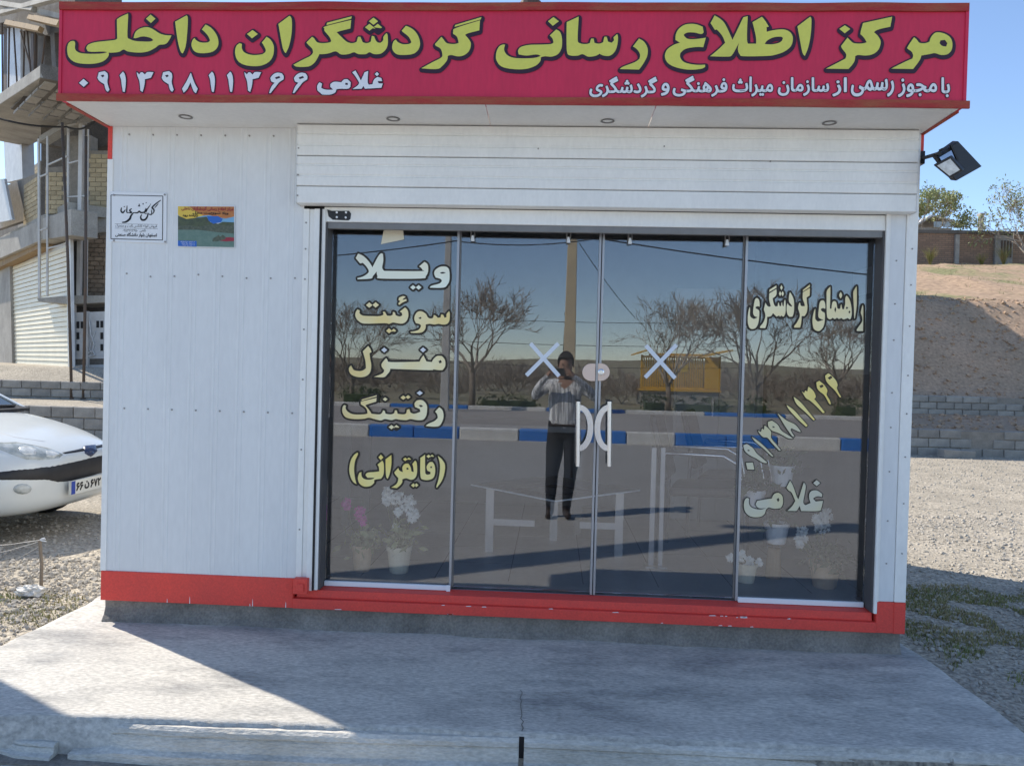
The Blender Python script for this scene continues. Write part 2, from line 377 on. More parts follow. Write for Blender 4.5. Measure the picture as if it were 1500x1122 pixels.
# ================================================================ SETTING
def sstep(a, b, x): t = min(1, max(0, (x-a)/(b-a))); return t*t*(3-2*t)
def pl(x, pts):
    for (a, za), (b, zb) in zip(pts, pts[1:]):
        if x <= b: return za if x <= a else za+(zb-za)*(x-a)/(b-a)
    return pts[-1][1]
RW = [(11.55, .12), (11.7, .60), (13.5, .84), (13.62, 1.15), (14.0, 1.35), (15.0, 2.35), (16.3, 3.55), (22, 4.75), (30, 6.55), (33, 6.9), (60, 7.6), (900, 25)]
LW = [(9.55, .12), (9.7, .66), (11.05, .75), (11.2, 1.0), (12.2, 1.36), (40, 1.5), (900, 6)]
def T(x, y):
    nzz = noise.noise(V((x*.35, y*.35, 0)))
    if y > -.93:
        r = pl(y, RW); l = pl(y, LW)
        if y > 13.7: r += nzz*.22*sstep(13.7, 16, y) + noise.noise(V((x*1.3, y*1.3, 5)))*.12*sstep(13.7, 15, y) - .012*(x-8)*sstep(14, 20, y)*0
        z = l+(r-l)*sstep(-1.0, 3.0, x)
        if y < 9: z += noise.noise(V((x*1.1, y*1.1, 3)))*.018
        if y < -.15: z -= .0
        return z
    if y > -22.2: return -.06
    z = .02+nzz*.05
    z += max(0, (-y-60))*.008 + (noise.noise(V((x*.012, y*.012, 1)))+.5)*sstep(90, 250, -y)*5
    return z
def axis(segs):
    out = []
    for a, b, st in segs: out += list(np.arange(a, b, st))
    return out+[segs[-1][1]]
xs = axis([(-900, -100, 80), (-100, -20, 8), (-20, -7, 1), (-7, 14, .3), (14, 30, 1), (30, 110, 8), (110, 900, 79)])
ys = axis([(-900, -120, 60), (-120, -40, 8), (-40, -22, 2), (-22, -2, 2.5), (-2, 9.4, .3), (9.4, 17, .15), (17, 34, .8), (34, 80, 6), (80, 900, 90)])
ys = sorted(set([round(float(y), 4) for y in ys]+[-.92, -.935, 9.55, 9.7, 11.05, 11.2, 11.55, 11.7, 13.5, 13.62, -22.19, -22.21]))
g = MB(); nx = len(xs)
for y in ys:
    for x in xs: g.v.append((float(x), y, T(float(x), y)))
for j in range(len(ys)-1):
    for i in range(nx-1):
        g.f.append((j*nx+i, j*nx+i+1, (j+1)*nx+i+1, (j+1)*nx+i))
        y = ys[j]; x = xs[i]
        g.mi.append(3 if y < -.95 else 2 if (y > 16.2 and x > -1) else 1 if (y > 11.6 and x > 0) else 0)
me = bpy.data.meshes.new('ground'); me.from_pydata(g.v, [], g.f)
for q in ('gravel', 'earth', 'bank_grass', 'dry_grass'): me.materials.append(M[q])
me.polygons.foreach_set('material_index', g.mi); me.polygons.foreach_set('use_smooth', [True]*len(me.polygons))
link('ground', me, kind='structure')

# road (with a slight fall to the gutter) and the pavement on its other side
MB().quad((-400, -13.0, .0), (400, -13.0, .0), (400, -1.02, .0), (-400, -1.02, .0)).build('road', 'asphalt', kind='structure')
MB().box(-400, 400, -21.9, -13.22, -.05, .215).build('pavement', 'paving', kind='structure')
# pale gutter line along the far kerb
MB().quad((-60, -12.98, .004), (60, -12.98, .004), (60, -12.72, .004), (-60, -12.72, .004)).build('gutter_strip', 'kerb', kind='structure')

# far kerbs, painted blue and white stone by stone
kb = thing('painted_kerb', (0, -13.1, 0), 'kerb painted in blue and white along the far road edge', None, kind='structure')
ub = [-300, -130, 20, 150, 290, 400, 540, 672, 760, 918, 990, 1140, 1233, 1330, 1440, 1560, 1700, 1900]
for k, (ua, ub_) in enumerate(zip(ub, ub[1:])):
    xa, xb = ryy(ua, 640, -13.0).x, ryy(ub_, 640, -13.0).x; n_k = max(1, round((xb-xa)/.95)); st_ = (xb-xa)/n_k
    for q in range(n_k): MB().box(xa+q*st_+.008, xa+(q+1)*st_-.008, -13.22-.01*random.random(), -12.99-.015*random.random(), -.02, .27-.012*random.random()).build('kerb_stone', 'kerb_blue' if k % 2 == 0 else 'kerb_white', kb, bev=.025)
kb2 = thing('painted_kerb', (0, -22, 0), 'second blue and white kerb in front of the hedges', None, kind='structure')
x = -34.0; blue = False
while x < 40:
    L_ = 2.6
    MB().box(x+.012, x+L_-.012, -22.15, -21.9, -.02, .33).build('kerb_stone', 'kerb_blue' if blue else 'kerb_white', kb2, bev=.02)
    x += L_; blue = not blue

# ---------------- concrete apron in front of the kiosk
PF = [(-2.62, -.72), (-2.30, -.84), (-2.0, -.955), (-1.67, -.965), (-1.41, -.975), (-.71, -.955), (-.08, -.925), (.77, -.918), (1.5, -.90), (1.80, -.905), (2.06, -.93)]
def front_y(x):
    for (a, ya), (b, yb) in zip(PF, PF[1:]):
        if x <= b: return ya+(yb-ya)*(x-a)/(b-a)
    return PF[-1][1]
g = MB(); NX, NY = 150, 40; XA, XB = -2.62, 1.98
for j in range(NY+1):
    for i in range(NX+1):
        t = j/NY
        x0 = XA+(XB-XA)*i/NX
        yf = front_y(x0); y = yf+(.35-yf)*t
        xr = 1.80+.13*(1-t)+.02*noise.noise(V((y*3, 1, 7)))          # ragged side edges
        xl = -2.50-.10*sstep(.2, -.3, y)-1.0*sstep(-.30, -.55, y)+.04*noise.noise(V((y*4, 3, 2)))
        x = xl+(xr-xl)*i/NX
        y += .010*noise.noise(V((x*9, 0, 3)))*(1-t)**6+.006*noise.noise(V((x*31, 0, 3)))*(1-t)**10
        z = .152+.063*t+.006*noise.noise(V((x*2.2, y*3.5, 0)))+.0022*noise.noise(V((x*11, y*16, 4)))
        z -= .05*sstep(-1.95, -2.5, x)*(1-t)**2
        if i in (0, NX): z -= .03
        g.v.append((x, y, z))
for j in range(NY):
    for i in range(NX): a = j*(NX+1)+i; g.f.append((a, a+1, a+NX+2, a+NX+1)); g.mi.append(0)
# skirt down to the ground on the three open sides
rim = [j*(NX+1) for j in range(NY, -1, -1)]+[i for i in range(1, NX+1)]+[j*(NX+1)+NX for j in range(1, NY+1)]
b0 = len(g.v)
for r_ in rim: q = g.v[r_]; g.v.append((q[0], q[1], -.03))
for k in range(len(rim)-1): g.f.append((rim[k], rim[k+1], b0+k+1, b0+k)); g.mi.append(0)
apron = g.build('apron', 'conc', kind='structure', smooth=True)
# crack across the slab: a thin wandering groove of darker dirt
cr = MB(); pts = []
for k in range(15):
    t = k/14; x = -.082+.02*noise.noise(V((t*6, 2, 9)))*min(1, t*3)-.02*t; pts.append((x+.012*noise.noise(V((t*21, 5, 1))), -.92+.34*t))
for (a, b) in zip(pts, pts[1:]):
    za = .152+.063*(a[1]+.92)/1.27+.0085; zb = .152+.063*(b[1]+.92)/1.27+.0085; wd = .0022*(1-(a[1]+.92)/.8)+.0003
    cr.quad((a[0]-wd, a[1], za), (a[0]+wd, a[1], za), (b[0]+wd, b[1], zb), (b[0]-wd, b[1], zb))
cr.build('crack', 'conc_dark', apron)

# near kerb: stones with a groove, a dark joint and a broken end
nk = thing('kerb', (0, -1, 0), 'weathered concrete kerb stones under the apron edge', None, kind='structure')
def kerb_piece(xa, xb, ytop, chip=0, z1=.147, m='kerb'):
    n = 46; m_ = MB(); prof = [(.16, .136), (.012, .136), (.0, .124), (-.003, .108), (.006, .101), (.0, .094), (-.008, .052), (-.03, .040), (-.034, -.03)]
    for i in range(n+1):
        x = xa+(xb-xa)*i/n; y0 = ytop+front_y(x)
        e = sstep(0, 1, chip*(1-min(1, (x-xa)/.22))) if chip else 0
        for k, (dy, z) in enumerate(prof):
            j_ = .004*noise.noise(V((x*14, z*30, 1)))+.003*noise.noise(V((x*50, z*70, 2)))
            m_.v.append((x, y0+dy+j_+e*.06*(z > .04), (z if z < 0 else z*z1/.147 if z1 < .1 else z)-e*.05*(1 if k < 5 else .3)))
    p = len(prof)
    for i in range(n):
        for k in range(p-1): a = i*p+k; m_.f.append((a, a+1, a+p+1, a+p)); m_.mi.append(0)
    m_.f.append(tuple(range(p))); m_.f.append(tuple(n*p+k for k in reversed(range(p)))); m_.mi += [0, 0]
    return m_.build('kerb_stone', m, nk)
kerb_piece(-1.80, -.092, -.013, chip=1.0)
kerb_piece(-.072, 1.50, -.010)
kerb_piece(1.515, 3.1, -.012)
kerb_piece(3.12, 4.7, -.020)
kerb_piece(-3.6, -1.86, -.035, z1=.06, m='kerb_worn')
kerb_piece(-5.3, -3.62, -.035, z1=.06, m='kerb_worn')
MB().box(-.0915, -.0725, -.925, -.80, -.02, .140).build('joint', 'black', nk)
MB().box(-8, 8, -1.06, -.80, -.05, .006).build('gutter', 'conc_dark', kind='structure')
# blue paint remains low on the kerb
# ---------------- loose gravel and stones, too many to count
def stones(name, regions, count, smin, smax, mt, zf):
    base = [V((math.sin(a)*math.cos(b), math.sin(a)*math.sin(b), math.cos(a))) for a, b in ((.01, 0), (1.1, 0), (1.1, 1.9), (1.1, 4), (2.1, 1), (2.1, 3), (2.1, 5.1), (3.13, 0))]
    fc = [(0, 1, 2), (0, 2, 3), (0, 3, 1), (1, 4, 2), (2, 4, 5), (2, 5, 3), (3, 5, 6), (3, 6, 1), (1, 6, 4), (7, 5, 4), (7, 6, 5), (7, 4, 6)]
    bv = np.array([tuple(b) for b in base]); vs = []; fs = []
    tot = sum(r[4] for r in regions); n = 0
    for (x0, x1, y0, y1, wgt) in regions:
        k = int(count*wgt/tot)
        px_ = rng.uniform(x0, x1, k); py_ = rng.uniform(y0, y1, k)
        for a, b in zip(px_, py_):
            if -2.63 < a < 1.96 and b < 2.85: continue
            s = smin+(smax-smin)*rng.random()**3; sc = s*rng.uniform(.55, 1.2, 3); sc[2] *= .65
            th = rng.uniform(0, 6.28); c, d = math.cos(th), math.sin(th)
            q = bv*sc*rng.uniform(.8, 1.2, (8, 1)); q = np.stack([q[:, 0]*c-q[:, 1]*d+a, q[:, 0]*d+q[:, 1]*c+b, q[:, 2]+zf(a, b)+sc[2]*.3], -1)
            vs.append(q); fs += [(f[0]+n, f[1]+n, f[2]+n) for f in fc]; n += 8
    m = bpy.data.meshes.new(name); m.from_pydata(np.concatenate(vs).tolist(), [], fs); m.materials.append(M[mt])
    return m
link('gravel', stones('gravel', [(1.8, 4.2, -1.0, 1.0, 2.2), (1.8, 5, 1, 4.5, 3), (3, 9, 4, 11.4, 3.2), (-4.6, -2.3, -.6, 1.4, 4), (-6, -2.4, 1, 3, 1.2)], 34000, .005, .024, 'stone', lambda a, b: T(a, b)), kind='stuff',
     label='pale loose gravel spread around the kiosk', cat='gravel')

# grass blades beside the apron
def blades(name, patches, mt, hmin, hmax):
    vs = []; fs = []; n = 0
    for (cx, cy, rx, ry, cnt) in patches:
        for k in range(cnt):
            a = rng.uniform(0, 6.28); r_ = math.sqrt(rng.random()); x = cx+rx*r_*math.cos(a); y = cy+ry*r_*math.sin(a)
            if noise.noise(V((x*3.1, y*3.1, 2.0))) < -.12: continue
            if x < 1.97 and x > -2.62 and y < 2.8: continue
            z = T(x, y)-.004; h = rng.uniform(hmin, hmax); b = rng.uniform(0, 6.28); w_ = rng.uniform(.0018, .0045); ln = rng.uniform(.2, .9)*h
            dx, dy = math.cos(b), math.sin(b); ex, ey = -dy*w_, dx*w_
            vs += [(x-ex, y-ey, z), (x+ex, y+ey, z), (x+dx*ln*.4+ex*.7, y+dy*ln*.4+ey*.7, z+h*.65), (x+dx*ln*.4-ex*.7, y+dy*ln*.4-ey*.7, z+h*.65), (x+dx*ln, y+dy*ln, z+h)]
            fs += [(n, n+1, n+2, n+3), (n+3, n+2, n+4)]; n += 5
    m = bpy.data.meshes.new(name); m.from_pydata(vs, [], fs); m.materials.append(M[mt]); return m
link('grass', blades('grass', [(2.95, 1.1, 1.1, .5, 5500), (2.35, .5, .45, .3, 900), (2.2, .1, .2, .25, 500), (3.3, .7, .6, .4, 1500), (-2.95, .35, .35, .28, 500), (-3.3, .3, .4, .3, 700)], 'grass', .008, .032), kind='stuff',
     label='short green grass growing beside the apron', cat='grass')
link('dry_grass', blades('dry_grass', [(2.9, 1.0, 1.2, .7, 16000), (2.5, .3, .8, .7, 3000), (3.4, .3, .8, 1.0, 3500), (-3.1, .3, .6, .4, 1300)], 'grass_dry', .008, .03), kind='stuff',
     label='dry yellowish grass mixed into the gravel', cat='grass')

# ================================================================ KIOSK
XL, XR, DEP = -2.27, 1.725, 2.85
K = thing('kiosk', (-.27, 0, .21), 'white sheet-metal kiosk with red sign fascia and glass front', 'kiosk')
def part(name, mb, mt, parent=None, **k): return mb.build(name, mt, parent or K, **k)
# plinth: rough cast concrete under the cabin
g = MB(); n = 60
for i in range(n+1):
    x = XL+.01+(XR-XL-.02)*i/n
    for z in (.0, .20, .225, .26, .30):
        g.v.append((x, .022+.014*noise.noise(V((x*6, z*12, 0)))-(.018 if z < .21 else .0)-.01*(z < .24), z))
for i in range(n):
    for k in range(4): a = i*5+k; g.f.append((a, a+5, a+6, a+1)); g.mi.append(0)
g.box(XL+.012, XR-.012, .04, DEP-.02, 0, .298)
part('plinth', g, 'conc_dark')
# red base band, with a sill beam under the glass
part('base_band', MB().box(XL, -1.275, -.006, .05, .302, .452), 'red_paint', bev=.003)
part('base_band', MB().box(1.59, XR, -.006, .05, .302, .452).box(1.672, XR+.001, -.0095, .0, .3015, .4525), 'red_paint', bev=.002)
part('sill_beam', MB().box(-1.275, 1.59, -.012, .05, .302, .352), 'red_paint', bev=.004)
part('sill_beam', MB().hexa([(-1.262, .012, .352), (1.578, .012, .352), (1.578, .10, .352), (-1.262, .10, .352), (-1.262, .016, .392), (1.578, .016, .392), (1.578, .10, .400), (-1.262, .10, .400)]), 'red_paint', bev=.003)
part('threshold', MB().box(-1.15, 1.575, .10, .30, .30, .398), 'tile')
part('shutter_lock', MB().box(-1.262, -1.19, -.05, -.008, .385, .462).box(-1.245, -1.205, -.058, -.05, .40, .44), 'red_paint', bev=.005)
# wear on the red paint
g = MB()
for k in range(26):
    u = random.choice([random.uniform(200, 430), random.uniform(480, 1250), random.uniform(640, 720), random.uniform(1050, 1100)]); x = oy(u, 880, 0).x
    z = .303 if u < 440 else random.choice([.348, .305, .352]); L_ = random.uniform(.006, .04); y = -.0065 if u < 440 else -.0125
    if u < 440: g.quad((x, y, z), (x+.004, y, z), (x+.003, y, z+L_*.7), (x+.001, y, z+L_))
    else: g.quad((x, y, z), (x+L_, y, z+.001), (x+L_*.8, y, z+.0045), (x+L_*.1, y, z+.003))
part('paint_chip', g, 'vinyl_white', kind='stuff')

# ribbed wall sheet left of the glass
g = MB(); prof = []
x = XL+.030; pitch = .1235
prof = [(XL+.004, 0)]
while x < -1.30:
    prof += [(x+.030, 0), (x+.035, -.0018), (x+.040, -.0018), (x+.045, 0), (x+.055, 0), (x+.059, -.0016), (x+.063, -.0016), (x+.067, 0)]; x += pitch
prof.append((-1.262, 0))
zl = [.452, 1.0, 1.6, 2.2, 2.70]
for z in zl:
    for (a, b) in prof: g.v.append((a, b+.0025*noise.noise(V((a*1.4, z*1.1, 5))), z))
P_ = len(prof)
for k in range(len(zl)-1):
    for i in range(P_-1): a = k*P_+i; g.f.append((a, a+1, a+P_+1, a+P_)); g.mi.append(0)
part('wall_panel', g, 'white_sheet')
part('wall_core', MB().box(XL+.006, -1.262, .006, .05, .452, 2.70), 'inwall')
# outer shell: side walls, rear wall, roof, floor, ceiling
part('side_wall', MB().box(XL, XL+.05, .051, DEP, .302, 2.70), ['white_sheet'])
part('side_wall', MB().box(XR-.05, XR, .051, DEP, .302, 2.70), ['white_sheet'])
part('rear_wall', MB().box(XL+.05, XR-.05, DEP-.05, DEP, .302, 2.70), 'white_sheet')
part('roof', MB().box(XL-.01, XR+.01, .0, DEP+.03, 2.755, 2.82), 'white_sheet')
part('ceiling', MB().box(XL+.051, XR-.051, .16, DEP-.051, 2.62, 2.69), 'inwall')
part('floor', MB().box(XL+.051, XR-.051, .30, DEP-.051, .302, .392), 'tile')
g = MB()
for k in range(1, 10): g.box(XL+.06+k*.4-.003, XL+.06+k*.4+.003, .31, DEP-.06, .392, .3928)
for k in range(1, 7): g.box(XL+.06, XR-.06, .30+k*.4-.003, .30+k*.4+.003, .392, .3926)
part('tile_joint', g, 'reveal')
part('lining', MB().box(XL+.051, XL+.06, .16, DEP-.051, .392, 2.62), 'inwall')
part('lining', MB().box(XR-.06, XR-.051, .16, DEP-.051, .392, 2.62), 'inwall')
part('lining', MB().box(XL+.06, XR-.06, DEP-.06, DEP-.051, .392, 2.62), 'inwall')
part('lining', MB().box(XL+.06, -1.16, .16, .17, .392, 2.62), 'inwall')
# corner trims
part('corner_trim', MB().box(XL-.004, XL+.026, -.006, .045, .4525, 2.535), 'white_paint', bev=.002)
part('corner_trim', MB().box(XL-.004, XL+.018, -.005, .045, 2.536, 2.70), 'red_paint', bev=.002)
part('corner_trim', MB().box(1.672, XR+.001, -.008, .045, .4535, 2.70), 'white_paint', bev=.003)
part('corner_trim', MB().box(XR+.001, XR+.018, .0, .045, 2.56, 2.70), 'red_paint', bev=.002)
part('post', MB().box(1.59, 1.6715, -.003, .045, .4525, 2.316), 'white_sheet', bev=.004)
part('shutter_guide', MB().box(1.575, 1.5895, -.014, .05, .395, 2.316).box(1.5896, 1.597, -.010, .05, .452, 2.316), 'white_paint', bev=.002)
# left guide rail with grooves
part('shutter_guide', MB().box(-1.262, -1.232, -.010, .05, .4525, 2.30).box(-1.232, -1.206, -.004, .05, .4525, 2.30).box(-1.206, -1.176, -.016, .05, .395, 2.30), 'white_paint', bev=.003)
part('gasket', MB().box(-1.1765, -1.168, -.018, .045, .398, 2.30), 'black')
part('shutter_guide', MB().box(-1.168, -1.1505, -.010, .05, .398, 2.30), 'white_paint', bev=.002)
# dark reveals round the recess
part('reveal', MB().box(-1.1505, -1.142, .0, YG+.03, .398, 2.235), 'reveal')
part('reveal', MB().box(1.566, 1.5745, .0, YG+.03, .398, 2.235), 'reveal')
part('reveal', MB().box(-1.142, 1.566, .03, YG+.03, 2.226, 2.238), 'reveal')
part('reveal', MB().box(-1.26, -1.1508, .051, YG+.03, .398, 2.62).box(1.5748, 1.67, .051, YG+.03, .398, 2.62).box(-1.15, 1.574, .10, YG+.03, 2.2385, 2.62), 'reveal')
# header beam over the glass
part('header', MB().box(-1.16, 1.575, -.002, .10, 2.2385, 2.3125), 'white_paint', bev=.004)
part('header_track', MB().box(-1.142, 1.566, .004, .03, 2.206, 2.2384), 'alu_dull', bev=.002)
# roller-shutter box: stacked panels with creases
BX0, BX1 = -1.278, 1.683
zz = [2.3135, 2.398, 2.545, 2.698]
for k in range(3):
    a, b = zz[k], zz[k+1]; h = b-a; g = MB(); yb = -.074-.002*k
    cr_ = [(yb+.004, a+.0015), (yb, a+.004), (yb-.0015, a+h*.30), (yb+.004, a+h*.33), (yb+.004, a+h*.36), (yb-.001, a+h*.40), (yb-.0025, a+h*.66), (yb+.0035, a+h*.69), (yb+.0035, a+h*.72), (yb-.001, a+h*.75), (yb, b-.004), (yb+.004, b-.0015)]
    if k == 0: cr_ = [cr_[0], cr_[1], (yb-.001, a+h*.5), cr_[-2], cr_[-1]]
    pts = [(BX0, y, z) for y, z in cr_]+[(BX0, .0-.002, b-.0015), (BX0, -.002, a+.0015)]
    g.prism(pts, (BX1-BX0, 0, 0)); part('shutter_box_panel', g, 'white_paint')
part('shutter_box_end', MB().box(BX0-.004, BX0-.0005, -.079, -.002, 2.312, 2.699), 'white_sheet')
part('shutter_box_end', MB().box(BX1+.0005, BX1+.004, -.079, -.002, 2.312, 2.699), 'white_sheet')
# screws
g = MB()
def screw(x, y, z, r=.0045): g.lathe([(r, 0), (r, -.0025), (r*.55, -.004), (.0002, -.004)], (x, y, z), 8, axis='y')
for k in range(8):
    screw(XL+.105+k*.1235, -.001, 2.66); screw(XL+.105+k*.1235, -.001, 1.955+random.uniform(-.008, .008)); screw(XL+.105+k*.1235, -.001, 1.28)
for z in (.7, 1.1, 1.45, 1.7, 1.95, 2.1, 2.23): screw(-1.247, -.010, z); 
for z in (2.58, 2.45, 2.35): screw(-1.2705, -.079, z, .004)
for z in (.62, .86, 1.06, 1.27, 1.48, 1.72, 1.9, 2.1): screw(1.63, -.003, z+random.uniform(-.03, .03), .0038); screw(1.70, -.008, z+.07+random.uniform(-.03, .03), .0038)
for x in (-.1, .5, 1.0): screw(x, -.078, 2.62-.1*random.random(), .004)
part('screw_row', g, 'screw', kind='stuff')
# black hinge bracket under the shutter box
br = part('bracket', MB().prism([oy(u, v, -.006) for u, v in ((479, 307), (486, 309), (511, 309), (514, 313), (513, 321), (510, 323), (487, 322), (481, 317))], (0, .006, 0)), 'black_plastic', bev=.0015)
for u, v in ((493.5, 311.5), (507, 311.5), (493.5, 318.5), (506.5, 319)):
    p = oy(u, v, -.0065); part('bolt', MB().lathe([(.0055, 0), (.0055, -.003), (.003, -.005), (.0002, -.005)], p, 10, axis='y'), 'alu_white', br)

# ---------------- sign fascia (canopy box)
SY = -.37; SX0, SX1, SZ0, SZ1 = -2.293, 1.743, 2.702, 3.148
sign = part('sign_fascia', MB().box(SX0+.002, SX1-.002, SY+.006, SY+.05, SZ0+.004, SZ1-.002), 'sign_red')
g = MB(); nx_, nz_ = 90, 10            # slightly wavy printed banner
for j in range(nz_+1):
    for i in range(nx_+1):
        x = SX0+.004+(SX1-SX0-.008)*i/nx_; z = SZ0+.028+(SZ1-SZ0-.062)*j/nz_
        g.v.append((x, SY+.0025, z))
for j in range(nz_):
    for i in range(nx_): a = j*(nx_+1)+i; g.f.append((a, a+1, a+nx_+2, a+nx_+1)); g.mi.append(0)
g.build('banner', 'sign_red', sign)
g = MB()
def strip(x0, x1, z0, z1):
    n = 60
    i0 = len(g.v)
    for i in range(n+1):
        x = x0+(x1-x0)*i/n
        for (z, y) in ((z0, 0), (z0, -.010), (z1, -.010), (z1, 0)):
            g.v.append((x, SY+y+.004*0+.0025*noise.noise(V((x*2, z, 0))), z+.0035*noise.noise(V((x*3.3, z*5, 4)))))
    for i in range(n):
        for k in range(3): a = i0+i*4+k; g.f.append((a, a+4, a+5, a+1)); g.mi.append(0)
strip(SX0, SX1, SZ1-.034, SZ1); g.build('sign_frame', 'sign_frame', sign); g = MB(); strip(SX0-.006, SX1+.016, SZ0-.002, SZ0+.030); g.build('sign_frame', 'sign_frame', sign)
MB().box(SX0-.003, SX0+.010, SY-.003, .02, SZ0+.03, SZ1).build('sign_side', 'sign_red', sign)
MB().box(SX1-.010, SX1+.003, SY-.003, .02, SZ0+.03, SZ1).build('sign_side', 'sign_red', sign)
MB().box(SX0, SX1, SY+.01, .02, SZ1-.03, SZ1+.004).build('sign_top', 'sign_frame', sign)
# soffit panels with small round spot recesses
for (a, b) in ((XL+.004, -.335), (-.331, .42), (.424, XR-.002)):
    part('soffit_panel', MB().hexa([(a, SY+.012, 2.703), (b, SY+.012, 2.703), (b, .02, 2.7005), (a, .02, 2.7005), (a, SY+.012, 2.71), (b, SY+.012, 2.71), (b, .02, 2.71), (a, .02, 2.71)]), 'soffit')
part('soffit_edge', MB().box(XL-.02, XL+.003, SY+.05, .03, 2.698, 2.716), 'sign_frame')
part('soffit_edge', MB().box(XR-.001, XR+.018, SY+.05, .03, 2.698, 2.716), 'sign_frame')
for (u, v) in ((272, 171), (576, 174), (890, 177), (1215, 180)):
    p = oz(u, v, 2.702); sp = part('spot_light', MB().lathe([(.031, 0), (.033, -.003), (.026, -.004), (.022, .004), (.0005, .004)], (p.x, p.y, 2.7008), 18), 'alu_dull')
part('roof_vent', MB().lathe([(.055, 0), (.05, .03), (.03, .05), (.001, .056)], (-.145, -.30, 3.150), 14), 'rust')

# ---------------- main lettering (traced outlines)
A, B_, C_, D_ = (60, 0), (420, 0), (700, 0), (1060, 0)
def LT(shapes, org): lettering(shapes, org, 3.75, SY, 'let_yellow', sign, .0125, shadow=.006, grow=.0005)
LT([[(182,228),(189,240),(188,268),(200,286),(235,297),(320,298),(366,290),(340,286),(285,288),(258,284),(250,268),(262,248),(300,235),(360,228),(408,222),(420,212),(418,110),(440,95),(478,78),(480,95),(476,200),(490,218),(520,228),(560,231),(600,231),(618,224),(600,210),(560,203),(525,212),(510,212),(520,180),(545,160),(580,152),(610,160),(650,185),(680,195),(718,198),(690,242),(650,250),(630,265),(590,285),(540,292),(480,286),(455,275),(430,288),(395,292),(372,292),(372,310),(350,335),(310,350),(250,354),(190,345),(155,318),(145,280),(150,245),(165,230)],
    [(603,83),(630,106),(605,130),(578,106)]], A)
LT([[(800,88),(808,110),(803,200),(795,260),(780,296),(768,285),(755,240),(745,180),(738,122)],
    [(905,138),(940,160),(968,200),(976,240),(965,270),(935,290),(880,295),(845,285),(828,255),(833,225),(845,212),(855,225),(880,236),(915,236),(930,225),(915,195),(885,165)]], A)
LT([[(1240,205),(1265,225),(1280,260),(1275,310),(1250,345),(1200,365),(1130,362),(1085,340),(1068,300),(1072,260),(1092,240),(1105,245),(1105,270),(1120,292),(1160,305),(1210,302),(1232,290),(1235,275),(1220,245),(1213,238)],
    [(1163,168),(1192,190),(1160,214),(1133,190)], [(1365,90),(1378,110),(1378,180),(1365,250),(1345,296),(1330,270),(1318,210),(1305,135)]], A)
LT([[(38,358),(90,330),(130,310),(145,292),(140,270),(115,245),(110,235),(140,205),(152,215),(168,235),(200,240),(235,236),(245,228),(235,205),(210,175),(208,160),(216,147),(355,113),(350,160),(300,172),(275,180),(300,205),(330,232),(360,240),(385,232),(392,205),(405,205),(418,235),(440,240),(462,232),(468,200),(480,202),(495,232),(515,238),(530,225),(532,205),(548,185),(555,200),(555,250),(540,280),(515,298),(480,300),(455,290),(435,300),(395,300),(370,290),(340,300),(300,302),(270,285),(235,295),(205,300),(180,300),(168,325),(150,350),(120,368),(60,370)],
    [(222,128),(358,93),(355,106),(219,141)], [(477,100),(502,120),(477,140),(452,120)], [(455,134),(479,153),(455,172),(431,153)], [(500,134),(524,153),(500,172),(477,153)]], B_)
LT([[(655,145),(695,165),(722,200),(733,245),(720,280),(690,300),(635,305),(600,298),(580,270),(585,235),(600,220),(612,235),(640,246),(672,244),(685,235),(670,205),(640,180),(632,172)]], B_)
LT([[(740,378),(800,345),(848,320),(855,300),(845,270),(820,255),(815,245),(850,205),(862,220),(880,240),(920,245),(945,238),(935,205),(915,190),(915,175),(930,157),(1062,115),(1058,170),(1000,185),(980,195),(1005,225),(1012,250),(1000,285),(970,308),(935,312),(905,305),(885,310),(880,335),(855,365),(825,382)],
    [(926,140),(1070,97),(1066,110),(922,151)]], B_)
LT([[(130,250),(150,248),(145,280),(165,308),(210,322),(300,322),(345,310),(320,302),(270,308),(225,302),(220,285),(235,262),(280,250),(340,248),(400,245),(415,235),(410,215),(395,198),(430,165),(452,180),(462,215),(460,265),(440,300),(405,314),(370,312),(345,318),(342,340),(315,365),(260,382),(190,382),(130,368),(103,335),(100,300),(112,265)],
    [(415,97),(445,120),(412,145),(385,120)]], C_)
LT([[(488,125),(552,95),(553,110),(548,220),(560,240),(590,245),(615,240),(622,215),(636,215),(640,238),(665,243),(688,235),(695,205),(708,205),(715,232),(735,238),(748,225),(745,208),(765,190),(770,215),(762,265),(745,295),(720,310),(690,308),(668,298),(645,310),(605,314),(575,300),(550,308),(510,308),(490,290),(487,200)]], C_)
LT([[(885,215),(915,235),(932,270),(930,310),(910,350),(885,385),(780,382),(800,368),(860,345),(888,325),(890,300),(875,275),(852,258)]], C_)
LT([[(1140,138),(1190,135),(1235,150),(1240,180),(1225,190),(1190,182),(1150,182),(1130,195),(1150,215),(1190,218),(1252,210),(1238,262),(1190,262),(1140,272),(1112,295),(1112,320),(1135,345),(1190,358),(1248,358),(1248,370),(1220,382),(1150,385),(1080,370),(1040,345),(1027,310),(1040,275),(1075,250),(1110,238),(1085,222),(1088,190),(1105,160)]], C_)
LT([[(-72,130),(-50,88),(-15,110),(10,140),(48,222),(108,98),(132,92),(128,220),(140,243),(178,243),(176,200),(158,125),(210,95),(228,118),(248,150),(235,152),(236,178),(280,168),(330,165),(365,180),(380,212),(370,255),(335,285),(290,302),(240,310),(110,312),(88,302),(78,275),(84,238),(68,268),(45,306),(20,314),(-75,312),(-30,275),(8,238),(-8,200),(-38,165),(-48,168)],
    [(225,245),(240,225),(275,208),(315,205),(325,215),(310,235),(270,246)]], D_)
LT([[(475,95),(482,115),(478,190),(465,260),(445,310),(432,290),(420,230),(405,148)]], D_)
